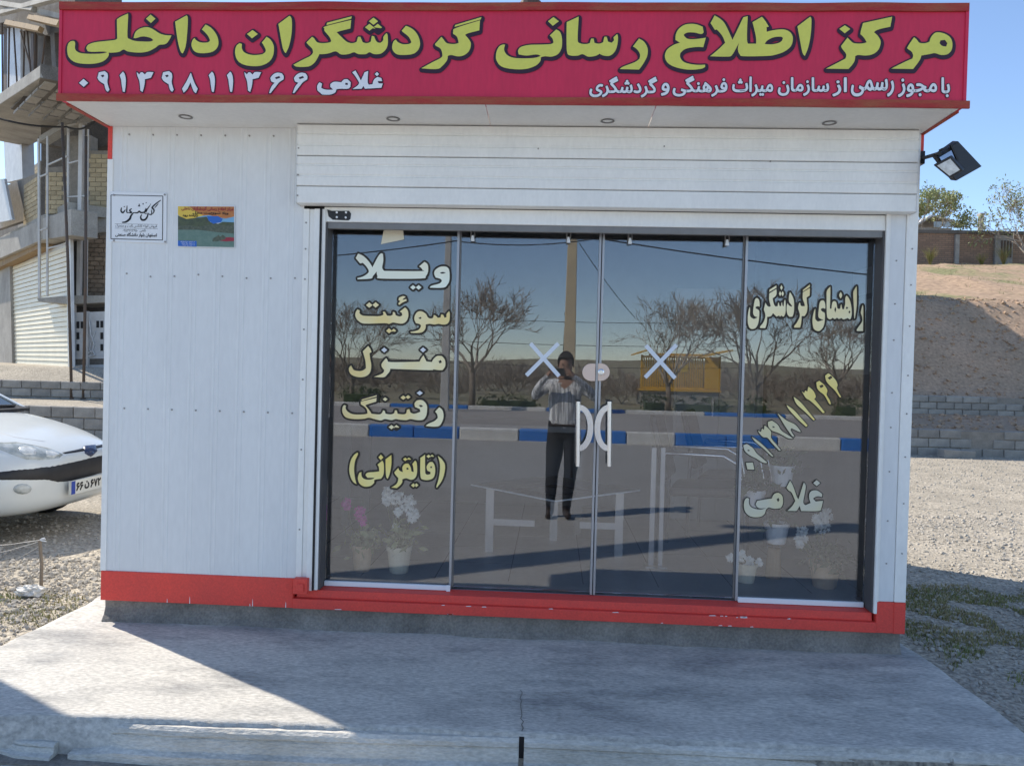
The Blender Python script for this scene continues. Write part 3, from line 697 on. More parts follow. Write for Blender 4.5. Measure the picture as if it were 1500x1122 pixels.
LT([[(562,380),(630,345),(668,325),(672,300),(650,270),(645,255),(680,210),(695,225),(715,240),(760,242),(785,235),(770,210),(750,190),(755,165),(765,130),(925,95),(915,150),(850,165),(825,180),(850,205),(862,235),(850,275),(820,300),(780,308),(740,305),(722,312),(715,345),(685,382)],
    [(665,142),(695,162),(665,186),(635,162)]], D_)
LT([[(920,380),(990,345),(1035,325),(1040,305),(1030,285),(1012,272),(1010,260),(1045,208),(1060,220),(1075,238),(1105,240),(1130,232),(1140,205),(1165,182),(1205,185),(1240,205),(1255,235),(1252,275),(1230,300),(1195,305),(1160,295),(1130,300),(1085,308),(1075,335),(1040,382)],
    [(1190,225),(1215,222),(1228,240),(1222,258),(1200,255),(1185,240)]], D_)
# second line: number traced digit by digit, name and licence line set in type
def LW2(shapes, org): lettering(shapes, org, 3.75, SY, 'let_white', sign, .0048, corner=40, grow=.001)
LW2([[(235,436),(260,458),(236,480),(210,458)]], A)
nine = lambda x: [(x+8,400),(x+40,393),(x+55,405),(x+58,425),(x+55,455),(x+66,495),(x+58,507),(x+46,495),(x+38,465),(x+12,448),(x,430)]
three = lambda x: [(x,398),(x+14,412),(x+22,400),(x+32,400),(x+45,412),(x+55,400),(x+68,398),(x+92,400),(x+78,430),(x+45,438),(x+42,470),(x+32,508),(x+20,500),(x+15,450),(x+4,420)]
one = lambda x: [(x+18,396),(x+28,410),(x+34,440),(x+32,480),(x+28,508),(x+18,506),(x+12,470),(x+8,440),(x,416)]
six = lambda x: [(x+22,412),(x+45,402),(x+70,406),(x+80,422),(x+78,440),(x+55,455),(x+35,480),(x+8,514),(x,514),(x+12,480),(x+30,458),(x+12,450),(x+6,432)]
LW2([nine(311), [(329,416),(345,413),(350,421),(338,428)]], A); LW2([one(433)], A); LW2([three(527)], A)
LW2([nine(664), [(682,416),(698,413),(703,421),(691,428)]], A)
LW2([[(824,402),(832,425),(845,460),(862,490),(852,514),(838,500),(822,455),(805,490),(785,512),(776,490),(800,450),(815,420)]], A)
LW2([one(922)], A); LW2([one(1022)], A); LW2([three(1118)], A)
LW2([six(1254), [(1286,428),(1310,420),(1316,430),(1292,438)]], A); LW2([six(1384), [(1416,428),(1440,420),(1446,430),(1422,438)]], A)
LW2([[(180,455),(195,462),(190,485),(215,495),(255,495),(240,480),(240,465),(262,452),(300,455),(315,440),(335,438),(352,455),(350,480),(335,490),(300,490),(275,492),(268,510),(240,522),(195,522),(170,500),(168,475)], [(322,458),(336,458),(336,470),(322,468)],
     [(360,400),(378,390),(395,420),(408,445),(428,400),(448,392),(445,450),(452,468),(472,465),(480,440),(500,425),(520,432),(525,448),(500,448),(505,460),(528,462),(520,485),(430,490),(422,475),(412,490),(362,492),(392,470),(398,455),(380,425)], [(496,398),(508,410),(496,421),(484,410)]], B_)
lic = [('گردشگری', 863, 963, 113, 143), ('و', 968, 981, 122, 141), ('فرهنگی', 985, 1066, 112, 142), ('میراث', 1072, 1133, 113, 142), ('سازمان', 1139, 1215, 114, 141), ('از', 1219, 1241, 114, 142), ('رسمی', 1246, 1310, 116, 142), ('مجوز', 1315, 1373, 116, 143), ('با', 1378, 1392, 114, 143)]
for s_, a, b, t_, bt in lic: text_box(s_, (a, bt), (b, t_), SY, 'let_white', sign, bold=.0022, outline=.0036)

# ---------------- glass front
def pane(name, x0, x1, z0, z1, y=YG, parent=None):
    return part(name, MB().box(x0, x1, y, y+.008, z0, z1), M['glass'], parent)
px1, px2, px3 = -.4935, .231, .945
paneL = pane('glass_pane', -1.141, px1-.008, .405, 2.225)
doorL = pane('glass_door', px1+.004, px2-.010, .412, 2.222, YG+.014)
doorR = pane('glass_door', px2+.006, px3-.010, .412, 2.222, YG+.014)
paneR = pane('glass_pane', px3+.004, 1.565, .405, 2.225)
for (x, o, w_) in ((px1, paneL, .010), (px2-.010, doorL, .009), (px2+.006, doorR, .009), (px3, paneR, .010)):
    MB().box(x-w_*.8, x+w_*.4, YG-.003, YG+.022, .404, 2.223).build('edge_strip', 'alu', o)
MB().box(px1+.005, px1+.012, YG+.010, YG+.026, .412, 2.22).build('edge_strip', 'alu_dull', doorL)
MB().box(px3-.017, px3-.010, YG+.010, YG+.026, .412, 2.22).build('edge_strip', 'alu_dull', doorR)
for (a, b, o) in ((-1.14, px1-.004, paneL), (px3+.004, 1.56, paneR)):
    MB().box(a, b, YG-.018, YG-.001, .399, .424).build('bottom_channel', 'alu_white', o, bev=.002)
MB().box(px1-.018, px1+.002, YG-.024, YG-.0185, .397, .428).build('end_cap', 'alu_white', paneL)
for (u, o) in ((693, doorL), (833, doorL), (923, doorR), (1065, doorR)):
    p = oy(u, 348, YG)
    MB().hexa([(p.x-.010, YG-.012, 2.168), (p.x+.010, YG-.012, 2.168), (p.x+.010, YG-.001, 2.168), (p.x-.010, YG-.001, 2.168), (p.x-.006, YG-.012, 2.198), (p.x+.004, YG-.012, 2.198), (p.x+.004, YG-.001, 2.198), (p.x-.006, YG-.001, 2.198)]).build('glass_clip', 'alu_white', o, bev=.002)
    MB().box(p.x-.012, p.x-.0065, YG-.010, YG-.001, 2.165, 2.224).box(p.x+.0065, p.x+.011, YG-.010, YG-.001, 2.19, 2.224).build('clip_strap', 'alu_dull', o)
# tape crosses on the doors
for pts, o in ((((777, 503), (819, 551)), doorL), (((818, 503), (771, 550)), doorL), (((946, 506), (989, 554)), doorR), (((991, 505), (945, 553)), doorR)):
    yt = YG+.0125-(.0016 if pts[0][0] > pts[1][0] else 0); MB().beam(oy(*pts[0], yt), oy(*pts[1], yt), .020, .0012, (0, 1, 0)).build('tape_strip', 'tape', o)
# lock plates and D handles
for u0, u1, o in ((853, 872, doorL), (876, 893, doorR)):
    a, b = oy(u0, 545, YG), oy(u1, 545, YG); zc = a.z; r_ = .044; left = o is doorL; g = MB()
    pts = []
    if left: pts = [(b.x, zc-r_), (b.x, zc+r_), (a.x+r_, zc+r_)]+[(a.x+r_+r_*math.cos(t), zc+r_*math.sin(t)) for t in np.linspace(math.pi/2, math.pi*1.5, 12)]
    else: pts = [(a.x, zc-r_), (b.x-r_, zc-r_)]+[(b.x-r_+r_*math.cos(t), zc+r_*math.sin(t)) for t in np.linspace(-math.pi/2, math.pi/2, 12)]+[(a.x, zc+r_)]
    pts = [p for k, p in enumerate(pts) if k == 0 or (abs(p[0]-pts[k-1][0])+abs(p[1]-pts[k-1][1])) > 1e-5]
    lk = g.prism([(x, YG-.010, z) for x, z in pts], (0, .022, 0)).build('lock_plate', 'lock', o, bev=.002)
    if not left:
        MB().lathe([(.016, 0), (.016, -.008), (.010, -.010), (.0002, -.010)], (a.x+.014, YG-.010, zc), 16, axis='y').build('lock_cylinder', 'steel', lk)
for uc, o, sgn in ((847, doorL, 1), (893, doorR, -1)):
    p, q = oy(uc, 588, YG-.055), oy(uc-.5, 683, YG-.055)
    h = MB().tube([p, q], .0115, 12).build('handle', 'steel', o, smooth=False)
    MB().lathe([(.0118, 0), (.0118, .006), (.0002, .006)], p, 12).build('handle_cap', 'black_plastic', h)
    MB().tube([p+V((0, 0, -.05)), p+V((0, .065, -.05))], .007, 8).build('handle_mount', 'steel', h); MB().tube([q+V((0, 0, .05)), q+V((0, .065, .05))], .007, 8).build('handle_mount', 'steel', h)
    c = (p+q)/2+V((0, 0, .03)); arc = []
    for t in np.linspace(-math.pi/2, math.pi/2, 18): arc.append((c.x+sgn*(.005+.070*math.cos(t)), c.z+.115*math.sin(t)))
    g = MB()
    for (a, b) in zip(arc, arc[1:]):
        ca = V((c.x, 0, c.z))
        def inn(pt): return (c.x+(pt[0]-c.x)*.62, c.z+(pt[1]-c.z)*.76)
        ai, bi = inn(a), inn(b); y0, y1 = YG-.060, YG-.052
        g.hexa([(ai[0], y0, ai[1]), (a[0], y0, a[1]), (a[0], y1, a[1]), (ai[0], y1, ai[1]), (bi[0], y0, bi[1]), (b[0], y0, b[1]), (b[0], y1, b[1]), (bi[0], y1, bi[1])])
    g.build('handle_bow', 'steel', h)
# vinyl letters on the panes
W1, W2, W3, W4 = (460, 300), (460, 500), (1060, 320), (1060, 530)
def dia(cx, cy, r, ry=None): ry = ry or r*.85; return [(cx, cy-ry), (cx+r, cy), (cx, cy+ry), (cx-r, cy)]
YV = YG-.0005
def LV(shapes, org, sc, m_, o, outl=.0100): lettering(shapes, org, sc, YV, m_, o, outl, darkm='vinyl_dark', grow=.0008)
LV([[(312,400),(330,366),(370,385),(410,425),(437,468),(488,375),(515,368),(518,420),(510,470),(525,495),(790,497),(812,490),(800,472),(785,462),(825,428),(850,450),(852,500),(835,535),(800,552),(500,552),(475,535),(468,500),(440,535),(425,552),(325,558),(325,548),(370,535),(405,510),(408,490),(390,460),(365,435),(345,440)],
    [(955,462),(990,465),(1010,490),(1012,560),(995,600),(965,620),(865,620),(880,605),(935,590),(955,570),(945,555),(910,545),(898,515),(905,490),(930,470)], [(940,510),(960,503),(985,508),(960,516)],
    dia(740, 618, 21), dia(782, 618, 21)], W1, 5.1, 'vinyl_mint', paneL)
LV([[(310,810),(325,782),(342,790),(340,810),(365,828),(420,832),(490,832),(520,820),(515,800),(530,800),(545,828),(570,830),(588,822),(590,800),(605,805),(610,825),(640,835),(660,825),(655,805),(640,800),(680,768),(700,790),(705,830),(690,870),(660,888),(620,885),(590,880),(560,890),(530,885),(380,888),(335,870),(312,840)],
    [(665,683),(685,690),(670,700),(662,712),(690,705),(692,718),(660,732),(640,748),(632,745),(632,735),(645,722),(632,712),(635,695)],
    dia(413, 750, 24), dia(461, 749, 24), dia(561, 942, 22), dia(596, 941, 18),
    [(720,950),(770,940),(790,925),(800,905),(790,893),(762,885),(750,855),(755,825),(775,800),(805,797),(835,815),(850,840),(868,850),(890,845),(895,825),(908,828),(925,845),(945,842),(950,820),(965,822),(975,845),(990,840),(992,815),(1010,795),(1015,820),(1010,870),(990,892),(960,895),(930,890),(900,895),(865,890),(835,895),(830,930),(800,955),(725,957)], [(780,845),(800,838),(803,850),(790,854)]], W1, 5.1, 'vinyl_cream', paneL)
LV([[(365,75),(405,35),(420,55),(430,80),(415,90),(420,130),(428,180),(420,230),(390,260),(340,268),(290,255),(265,230),(262,200),(278,180),(285,195),(300,215),(340,222),(370,215),(388,200),(385,150),(375,110)],
    [(448,265),(510,240),(525,215),(505,185),(510,160),(540,125),(550,140),(575,155),(790,152),(800,130),(818,105),(830,130),(840,150),(880,155),(895,130),(920,110),(955,110),(978,140),(980,185),(960,215),(930,215),(890,210),(860,215),(570,205),(565,225),(545,250),(520,268)], [(930,148),(948,140),(955,158),(938,165)]], W2, 5.1, 'vinyl_cream', paneL)
LV([dia(525, 65, 22), dia(815, 64, 22), dia(790, 386, 23, 17)], W2, 5.1, 'vinyl_white', paneL)
LV([[(225,475),(240,480),(238,505),(260,530),(300,545),(370,545),(400,538),(390,500),(350,470),(350,449),(468,422),(465,450),(400,470),(385,480),(410,510),(430,540),(490,545),(510,530),(515,515),(528,518),(535,540),(575,545),(600,535),(605,515),(618,515),(625,540),(670,545),(690,535),(695,510),(712,505),(720,530),(750,540),(795,525),(790,505),(755,490),(750,465),(770,442),(810,440),(840,470),(845,510),(838,555),(815,585),(770,588),(720,580),(690,588),(640,585),(610,580),(580,588),(530,580),(500,590),(450,580),(410,570),(370,578),(300,580),(240,568),(215,535),(212,500)],
    [(782,478),(800,475),(815,485),(798,492)], [(358,434),(470,402),(468,412),(355,443)], dia(532, 432, 18, 14), dia(667, 420, 21, 16), dia(703, 416, 18, 15), dia(579, 640, 21, 16), dia(616, 640, 20, 16),
    [(935,492),(960,515),(968,560),(955,605),(925,635),(835,632),(855,615),(900,595),(925,570),(920,545),(905,525)]], W2, 5.1, 'vinyl_cream', paneL)
LV([[(925,855),(955,880),(978,920),(975,980),(955,1040),(918,1092),(915,1080),(930,1030),(940,970),(940,910)], [(325,830),(328,845),(308,890),(300,950),(305,1010),(318,1065),(290,1045),(270,1000),(264,950),(275,890),(298,850)],
    [(795,870),(830,845),(830,940),(832,985),(845,995),(870,990),(870,975),(848,965),(842,935),(860,905),(885,900),(902,930),(905,980),(890,1020),(850,1035),(810,1030),(795,1000)], [(868,935),(880,932),(882,945),(870,945)], dia(856, 858, 16, 13), dia(882, 858, 14, 13),
    [(578,1090),(620,1060),(630,1020),(605,990),(602,975),(630,945),(640,965),(665,975),(660,945),(668,925),(682,914),(705,912),(722,940),(728,970),(745,975),(742,940),(735,915),(755,890),(768,910),(770,980),(755,1020),(725,1033),(690,1022),(660,1030),(655,1060),(620,1095)], [(690,945),(703,942),(708,955),(693,958)],
    dia(682, 880, 16, 13), dia(709, 880, 16, 13), dia(742, 1074, 17, 15), dia(765, 1073, 15, 14),
    [(578,848),(578,920),(565,990),(550,1025),(540,1010),(536,960),(535,880)],
    [(340,980),(355,975),(358,1010),(385,1030),(430,1030),(452,1018),(400,1018),(385,1000),(400,980),(450,975),(488,970),(485,940),(475,920),(510,890),(522,920),(520,990),(500,1025),(465,1030),(450,1035),(450,1055),(420,1080),(375,1083),(340,1060),(328,1020)], dia(500, 866, 18, 21)], W2, 5.1, 'vinyl_gold', paneL)
E1, E2 = (1185, 405), (1090, 405)
LV([[(868,180),(872,300),(870,520),(850,680),(835,765),(825,750),(820,600),(810,420),(808,290),(835,230)], [(970,540),(990,580),(985,1000),(875,998),(873,965),(920,900),(970,820),(968,740),(945,670),(955,600)],
    [(325,270),(388,190),(388,340),(380,590),(410,590),(415,530),(430,470),(460,450),(490,465),(505,510),(515,580),(545,598),(570,585),(578,530),(590,510),(598,560),(610,600),(635,600),(645,560),(660,500),(662,400),(685,350),(720,390),(755,470),(775,580),(780,680),(765,760),(740,785),(705,760),(680,770),(630,785),(590,760),(545,780),(510,755),(470,782),(430,755),(400,780),(365,780),(335,750),(325,690),(320,560),(320,400)],
    [(480,555),(494,600),(480,660),(464,610)], [(690,552),(714,575),(690,600),(670,580)], [(738,622),(754,650),(738,680),(718,655)], [(578,285),(603,345),(577,405),(550,345)],
    [(108,595),(115,610),(112,760),(130,800),(165,822),(240,800),(265,790),(225,780),(180,755),(168,700),(178,600),(190,500),(215,445),(255,435),(285,470),(298,540),(295,595),(260,580),(225,590),(215,610),(240,640),(280,660),(290,720),(280,850),(250,940),(190,995),(130,990),(85,950),(65,860),(65,760),(85,660)]], E1, 12.467, 'vinyl_cream', paneR, .0098)
LV([[(1005,490),(1020,480),(1030,530),(1060,545),(1108,540),(1095,480),(1070,410),(1072,290),(1200,215),(1195,350),(1140,385),(1145,470),(1155,560),(1140,660),(1100,725),(1050,725),(1040,850),(1020,935),(920,935),(915,905),(965,840),(1015,730),(1005,650),(985,590),(990,540)], [(1072,250),(1198,150),(1198,195),(1072,276)],
    [(835,290),(870,340),(905,430),(912,560),(905,660),(880,735),(830,738),(790,690),(775,600),(780,530),(795,490),(815,530),(870,555),(868,530),(830,480),(815,440),(820,350)],
    [(388,480),(405,510),(430,545),(470,555),(485,540),(460,450),(455,390),(460,312),(588,232),(585,340),(520,400),(540,500),(570,550),(610,545),(620,490),(630,475),(645,540),(675,545),(680,490),(690,475),(700,530),(722,545),(730,460),(745,425),(755,470),(755,640),(735,715),(710,738),(685,715),(655,735),(635,715),(590,735),(555,700),(525,670),(490,725),(440,738),(420,740),(410,860),(385,945),(290,942),(295,910),(350,840),(385,740),(380,670),(360,610),(370,560)], [(462,245),(588,165),(588,210),(460,286)],
    dia(680, 205, 24, 48), dia(656, 317, 22, 46), dia(702, 317, 21, 46),
    [(98,562),(108,590),(105,700),(120,740),(150,765),(185,775),(245,745),(190,725),(165,680),(165,610),(180,500),(200,420),(235,395),(270,430),(282,500),(280,555),(245,545),(210,560),(210,585),(250,605),(275,640),(272,740),(255,860),(210,940),(150,960),(100,940),(70,860),(65,740),(80,630)]], E2, 12.467, 'vinyl_cream', paneR, .0098)
LV([[(695,95),(715,78),(740,95),(770,130),(780,160),(775,180),(790,215),(805,240),(795,243),(760,195),(740,175),(715,150),(700,125)], [(712,110),(735,95),(745,108),(725,122)],
    [(635,140),(655,130),(690,160),(710,195),(705,225),(725,260),(735,290),(722,288),(690,230),(660,205),(640,180)], [(655,165),(675,155),(685,168),(665,180)],
    [(535,200),(550,215),(560,195),(572,205),(580,170),(595,180),(615,200),(630,235),(620,255),(650,290),(692,345),(680,352),(630,300),(590,265),(565,250),(548,225)],
    [(480,240),(530,280),(580,340),(625,395),(615,400),(560,345),(500,290)], [(430,295),(480,330),(530,385),(575,435),(565,445),(505,390),(450,330)]], W4, 4.676, 'vinyl_gold', paneR, .0045)
LV([[(368,350),(430,400),(490,430),(528,478),(515,478),(465,455),(460,470),(485,510),(470,510),(430,455),(390,390)],
    [(305,410),(330,402),(370,430),(395,470),(440,500),(475,525),(440,522),(400,500),(370,485),(330,470),(305,440)], [(335,440),(350,445),(345,452),(333,447)],
    [(235,470),(255,480),(262,455),(275,465),(280,435),(300,450),(325,480),(325,520),(360,565),(392,605),(380,608),(330,555),(300,520),(270,515),(245,490)],
    [(192,512),(240,545),(290,590),(340,645),(328,645),(280,600),(215,545)],
    [(135,570),(160,562),(200,590),(225,625),(265,660),(300,690),(270,690),(220,660),(180,640),(145,610)], [(165,600),(178,604),(175,612),(163,608)], [(152,690),(200,688),(210,738),(162,735)]], W4, 4.676, 'vinyl_grey', paneR, .0045)
LV([[(430,860),(455,812),(475,850),(500,920),(512,940),(548,825),(562,850),(555,900),(545,960),(560,980),(595,965),(585,930),(588,900),(605,882),(640,880),(675,905),(672,925),(640,920),(612,935),(630,955),(680,950),(668,1000),(650,1020),(530,1020),(520,985),(500,1020),(435,1020),(470,985),(490,950),(465,895),(445,880)], dia(637, 829, 24, 21),
    [(145,945),(160,930),(175,935),(175,975),(200,1000),(250,1010),(290,1000),(240,1000),(218,975),(230,950),(290,940),(330,935),(345,905),(375,895),(402,920),(405,970),(390,1000),(350,1005),(310,995),(290,1010),(280,1040),(250,1060),(190,1060),(150,1030),(138,985)], [(362,940),(375,930),(382,945),(372,960)]], W4, 4.676, 'vinyl_grey', paneR, .0045)
# faded sticker high on the left pane
flat('sticker', [tuple(oy(u, v, YG-.0005)) for u, v in ((562, 338), (590, 333), (592, 351), (558, 358))], [(0, 1, 2, 3)], 'pot_cream', paneL)

# ---------------- plaque and poster screwed to the wall
pq = thing('plaque', oy(200, 320, -.006), 'white plaque with black frame and calligraphy, left of the colourful poster', 'plaque')
cs = [oy(u, v, -.0065) for u, v in ((160.5, 280.5), (244, 283), (243.5, 356.5), (160, 354))]
MB().prism(cs, (0, .005, 0)).build('board', 'vinyl_white', pq, bev=.001)
fr = [(162.5, 286), (238.5, 287.5), (238, 352), (162.5, 350)]
g = MB()
for k in range(4): g.beam(oy(*fr[k], -.0072), oy(*fr[(k+1) % 4], -.0072), .0035, .0006, (0, 1, 0))
g.build('printed_frame', 'black', pq)
def stroke(gm, pts, w, Y, org=(150, 270), sc=7.143):
    P = [oy(org[0]+x/sc, org[1]+y/sc, Y) for x, y in pts]; n = len(P)
    # smooth
    Q = []
    for i in range(n-1):
        p0, p1, p2, p3 = P[max(i-1, 0)], P[i], P[i+1], P[min(i+2, n-1)]
        for k in range(5):
            t = k/5; Q.append(.5*((2*p1)+(p2-p0)*t+(2*p0-5*p1+4*p2-p3)*t*t+(3*p1-p0-3*p2+p3)*t**3))
    Q.append(P[-1]); m = len(Q); i0 = len(gm.v)
    for i, q in enumerate(Q):
        d = Q[min(i+1, m-1)]-Q[max(i-1, 0)]; e = V((-d.z, 0, d.x)).normalized(); t = i/(m-1)
        ww = w*(.35+.65*math.sin(math.pi*min(1, max(0, t*.9+.05))))*.0055
        gm.v += [tuple(q-e*ww), tuple(q+e*ww)]
    for i in range(m-1): a = i0+2*i; gm.f.append((a, a+1, a+3, a+2)); gm.mi.append(0)
g = MB()
for pts, w_ in (([(612, 168), (560, 205), (520, 245), (535, 262), (540, 285), (525, 312)], .75), ([(585, 205), (545, 250)], .45), ([(512, 268), (516, 312), (500, 318), (478, 312)], .6), ([(500, 220), (470, 262), (455, 300)], .5), ([(455, 250), (440, 300), (470, 315)], .4),
               ([(478, 300), (470, 340), (445, 372), (412, 372), (400, 345), (412, 318)], .9), ([(462, 255), (445, 290), (405, 298), (385, 285), (365, 300), (325, 298)], .75), ([(325, 298), (300, 330), (285, 365), (245, 395), (205, 400)], 1.0),
               ([(308, 255), (285, 275), (305, 298), (270, 298)], .7), ([(270, 298), (255, 290), (258, 225)], .6), ([(240, 268), (215, 298), (195, 280), (200, 245)], .8), ([(228, 232), (232, 240)], .7), ([(420, 207), (432, 207)], .7), ([(380, 215), (390, 212)], .7), ([(372, 228), (395, 228)], .6), ([(456, 192), (460, 198)], .7), ([(500, 210), (505, 214)], .6)):
    stroke(g, pts, w_, -.0072)
g.build('calligraphy', 'black', pq)
text_box('اصفهان بلوار دانشگاه صنعتی', (169, 347.5), (230, 341.5), -.0062, 'black', pq, bold=.0006)
text_box('تلفن', (205, 340.5), (214, 336), -.0062, 'black', pq, bold=0); text_box('۰۹۱۳۲۲۲۹۱۰', (180, 340), (202, 336.5), -.0062, 'black', pq, bold=0, shaped=False)
text_box('فروش انواع کانکس ثابت و متحرک', (169, 334.5), (230, 329.5), -.0062, 'black', pq, bold=0)
g = MB()
for v in (328.6, 335): g.beam(oy(168, v-.5, -.0068), oy(231, v+.5, -.0068), .0011, .0004, (0, 1, 0))
g.build('printed_rule', 'black', pq)
g = MB()
for u, v in ((241.5, 285.5), (242, 354.5), (167, 352.5), (167, 286)): g.lathe([(.005, 0), (.005, -.003), (.0002, -.004)], oy(u, v, -.007), 8, axis='y')
g.build('screw_row', 'screw', pq, kind='stuff')

M['po_y'] = mat('po_y', (.72, .50, .08), .4); M['po_o'] = mat('po_o', (.55, .22, .06), .4, (.45, .16, .06), 20); M['po_b'] = mat('po_b', (.03, .14, .50), .4); M['po_hill'] = mat('po_hill', (.095, .115, .06), .4, (.06, .075, .05), 60)
M['po_lake'] = mat('po_lake', (.12, .20, .165), .4, (.16, .24, .20), 50); M['po_sky'] = mat('po_sky', (.2, .42, .62), .4); M['po_red'] = mat('po_red', (.32, .03, .05), .4); M['po_tree'] = mat('po_tree', (.06, .08, .055), .4, (.13, .14, .10), 90)
ps = thing('poster', oy(301, 330, -.006), 'colourful river poster with a red raft, right of the white plaque', 'poster')
def pz(x, y): return (150+x/7.143, 270+y/7.143)
def pprint(pts, m_, lift, name='print'):
    y = -.0066-.0002*lift; return flat(name, [tuple(oy(*pz(*p), y)) for p in pts], [tuple(range(len(pts)))], m_, ps)
MB().prism([oy(*pz(x, y), -.0064) for x, y in ((785, 225), (1385, 228), (1385, 668), (783, 655))], (0, .003, 0)).build('sheet', 'vinyl_white', ps)
pprint([(790, 232), (1378, 235), (1378, 400), (790, 400)], 'po_sky', 1)
pprint([(790, 232), (1378, 235), (1378, 340), (1290, 360), (1210, 348), (1120, 325), (1010, 335), (980, 300), (790, 300)], 'po_o', 2)
pprint([(790, 232), (900, 232), (1000, 300), (1060, 330), (1000, 345), (900, 375), (830, 360), (790, 320)], 'po_y', 3)
pprint([(790, 330), (880, 365), (1000, 350), (1090, 340), (1130, 400), (1210, 415), (1260, 395), (1378, 400), (1378, 480), (790, 480)], 'po_hill', 4)
pprint([(1095, 335), (1210, 335), (1260, 365), (1240, 400), (1160, 415), (1110, 380)], 'po_b', 5)
pprint([(790, 440), (900, 430), (1000, 445), (1150, 420), (1300, 435), (1378, 425), (1378, 520), (1200, 505), (1000, 480), (790, 480)], 'po_tree', 6)
pprint([(790, 478), (1000, 478), (1200, 503), (1378, 518), (1378, 660), (790, 648)], 'po_lake', 7)
pprint([(1150, 570), (1200, 590), (1300, 600), (1378, 595), (1378, 560), (1330, 555), (1250, 560), (1190, 550)], 'po_red', 8)
pprint([(1155, 568), (1200, 545), (1215, 530), (1235, 550), (1260, 528), (1285, 550), (1290, 575), (1200, 600), (1150, 600)], 'po_tree', 9)
pprint([(790, 590), (985, 595), (985, 655), (790, 648)], 'po_b', 8)
for s_, a, b, t_, bt, m_ in (('مرکز اطلاع رسانی گردشگران داخلی', 828, 1372, 240, 285, 'po_red'), ('زاینده رود', 838, 1000, 312, 345, 'black'), ('ویلا سوئیت منزل', 945, 1320, 290, 318, 'vinyl_dark')):
    p0, p1 = pz(a, bt), pz(b, t_); text_box(s_, p0, p1, -.0078, m_, ps, bold=.0006)
for k in range(3): text_box('۰۹۱۳۹۸۱۱۳۶۶', pz(815+10*k, 610+k*18), pz(970, 600+k*18), -.0078, 'vinyl_white', ps, bold=0, shaped=False)

# ---------------- floodlight on its arm
p = oy(1352, 232, .02); e_ = oy(1376, 225, -.20); c_ = oy(1402, 236, -.20)
fl = thing('floodlight', p, 'black square floodlight on a bracket at the right end of the sign', 'floodlight')
a0 = V((XR+.012, .02, p.z-.004))
MB().tube([a0, e_], .009, 8).box(XR+.0, XR+.02, -.01, .05, a0.z-.03, a0.z+.03).build('arm', 'black_plastic', fl)
def fp(u, v, y): return oy(1300+u/3.74, 180+v/3.74, y)
q = [fp(250, 232, -.215), fp(345, 182, -.24), fp(415, 262, -.24), fp(340, 305, -.215)]    # lamp head front frame
nn = V((.10, .17, .06))
MB().prism(q, nn*.45).build('housing', 'black_plastic', fl, bev=.004)
cq = sum(q, V())/4; inner = [cq+(x-cq)*.76+V((0, -.0015, -.001)) for x in q]
MB().prism(inner, V((.002, .003, .001))).build('lens', 'lens_bright', fl)
b = [fp(270, 185, -.19), fp(388, 100, -.14), fp(520, 240, -.10), fp(378, 320, -.16)]
MB().prism(b, V((-.012, .03, .010))).build('reflector_plate', 'black_plastic', fl, bev=.004)
MB().prism([fp(285, 190, -.197), fp(350, 152, -.182), fp(372, 205, -.19), fp(300, 215, -.199)], V((.004, .006, .002))).build('ballast', 'steel', fl)
MB().beam(fp(345, 120, -.168), fp(385, 210, -.165), .008, .012).beam(fp(290, 150, -.19), fp(315, 140, -.185), .01, .02).build('yoke', 'black_plastic', fl)

# ================================================================ LEFT BACKGROUND: unfinished building
def bricks(parent, O, a, wid, hgt, lh, ll, name, mt, depth=.10, gap=.012, out=None, keep=None, rough=.0, face=None):
    """brick courses in a wall: origin O, direction a (unit, horizontal), thickness away from the viewer along face"""
    a = V(a).normalized(); face = V(face); full = MB().hexa([V((0, 0, 0)), a*(ll-gap), a*(ll-gap)+face*depth, face*depth]+[q+V((0, 0, lh-gap)) for q in (V((0, 0, 0)), a*(ll-gap), a*(ll-gap)+face*depth, face*depth)]).mesh(name, mt)
    half_ = MB().hexa([V((0, 0, 0)), a*(ll/2-gap), a*(ll/2-gap)+face*depth, face*depth]+[q+V((0, 0, lh-gap)) for q in (V((0, 0, 0)), a*(ll/2-gap), a*(ll/2-gap)+face*depth, face*depth)]).mesh(name, mt)
    n = int(hgt/lh)
    for r_ in range(n):
        x = 0.0; first = r_ % 2 == 1
        while x < wid-ll*.4:
            h_ = first or (x+ll > wid+1e-3)
            m_ = half_ if h_ else full; first = False
            if keep is None or keep(x+ll/2, (r_+.5)*lh):
                link(name, m_, parent, loc=O+a*x+V((0, 0, r_*lh))-face*(rough*random.random()))
            x += ll/2 if h_ else ll
AD = V((-.72, .694, 0)); AN = V((-.694, -.72, 0))            # street front runs back to the left; AN faces the viewer
PA = oy(103, 535, 12.5)
def oA(u, v, off=0.0): return opl(u, v, PA+AN*off, AN)
GZ = T(-9, 14)
UB = thing('unfinished_building', V((PA.x-2, PA.y+1, 1.4)), 'unfinished tan brick building with bare concrete slabs at the left edge', 'building')
def pA(name, px_, mt, off=0, depth=.4, parent=None, bev=0):
    return MB().prism([oA(u, v, off) for u, v in px_], AN*-depth).build(name, mt, parent or UB, bev=bev)
# main body behind everything (rear rooms): dark-coloured boxes added to deepen the shade and stop light
bA = oA(-150, 535, -.5); bB = oA(104, 535, -.5)
def zoA(v, u=50, off=0): return oA(u, v, off).z
Z1 = zoA(330, 40); Z2 = zoA(118, 40)
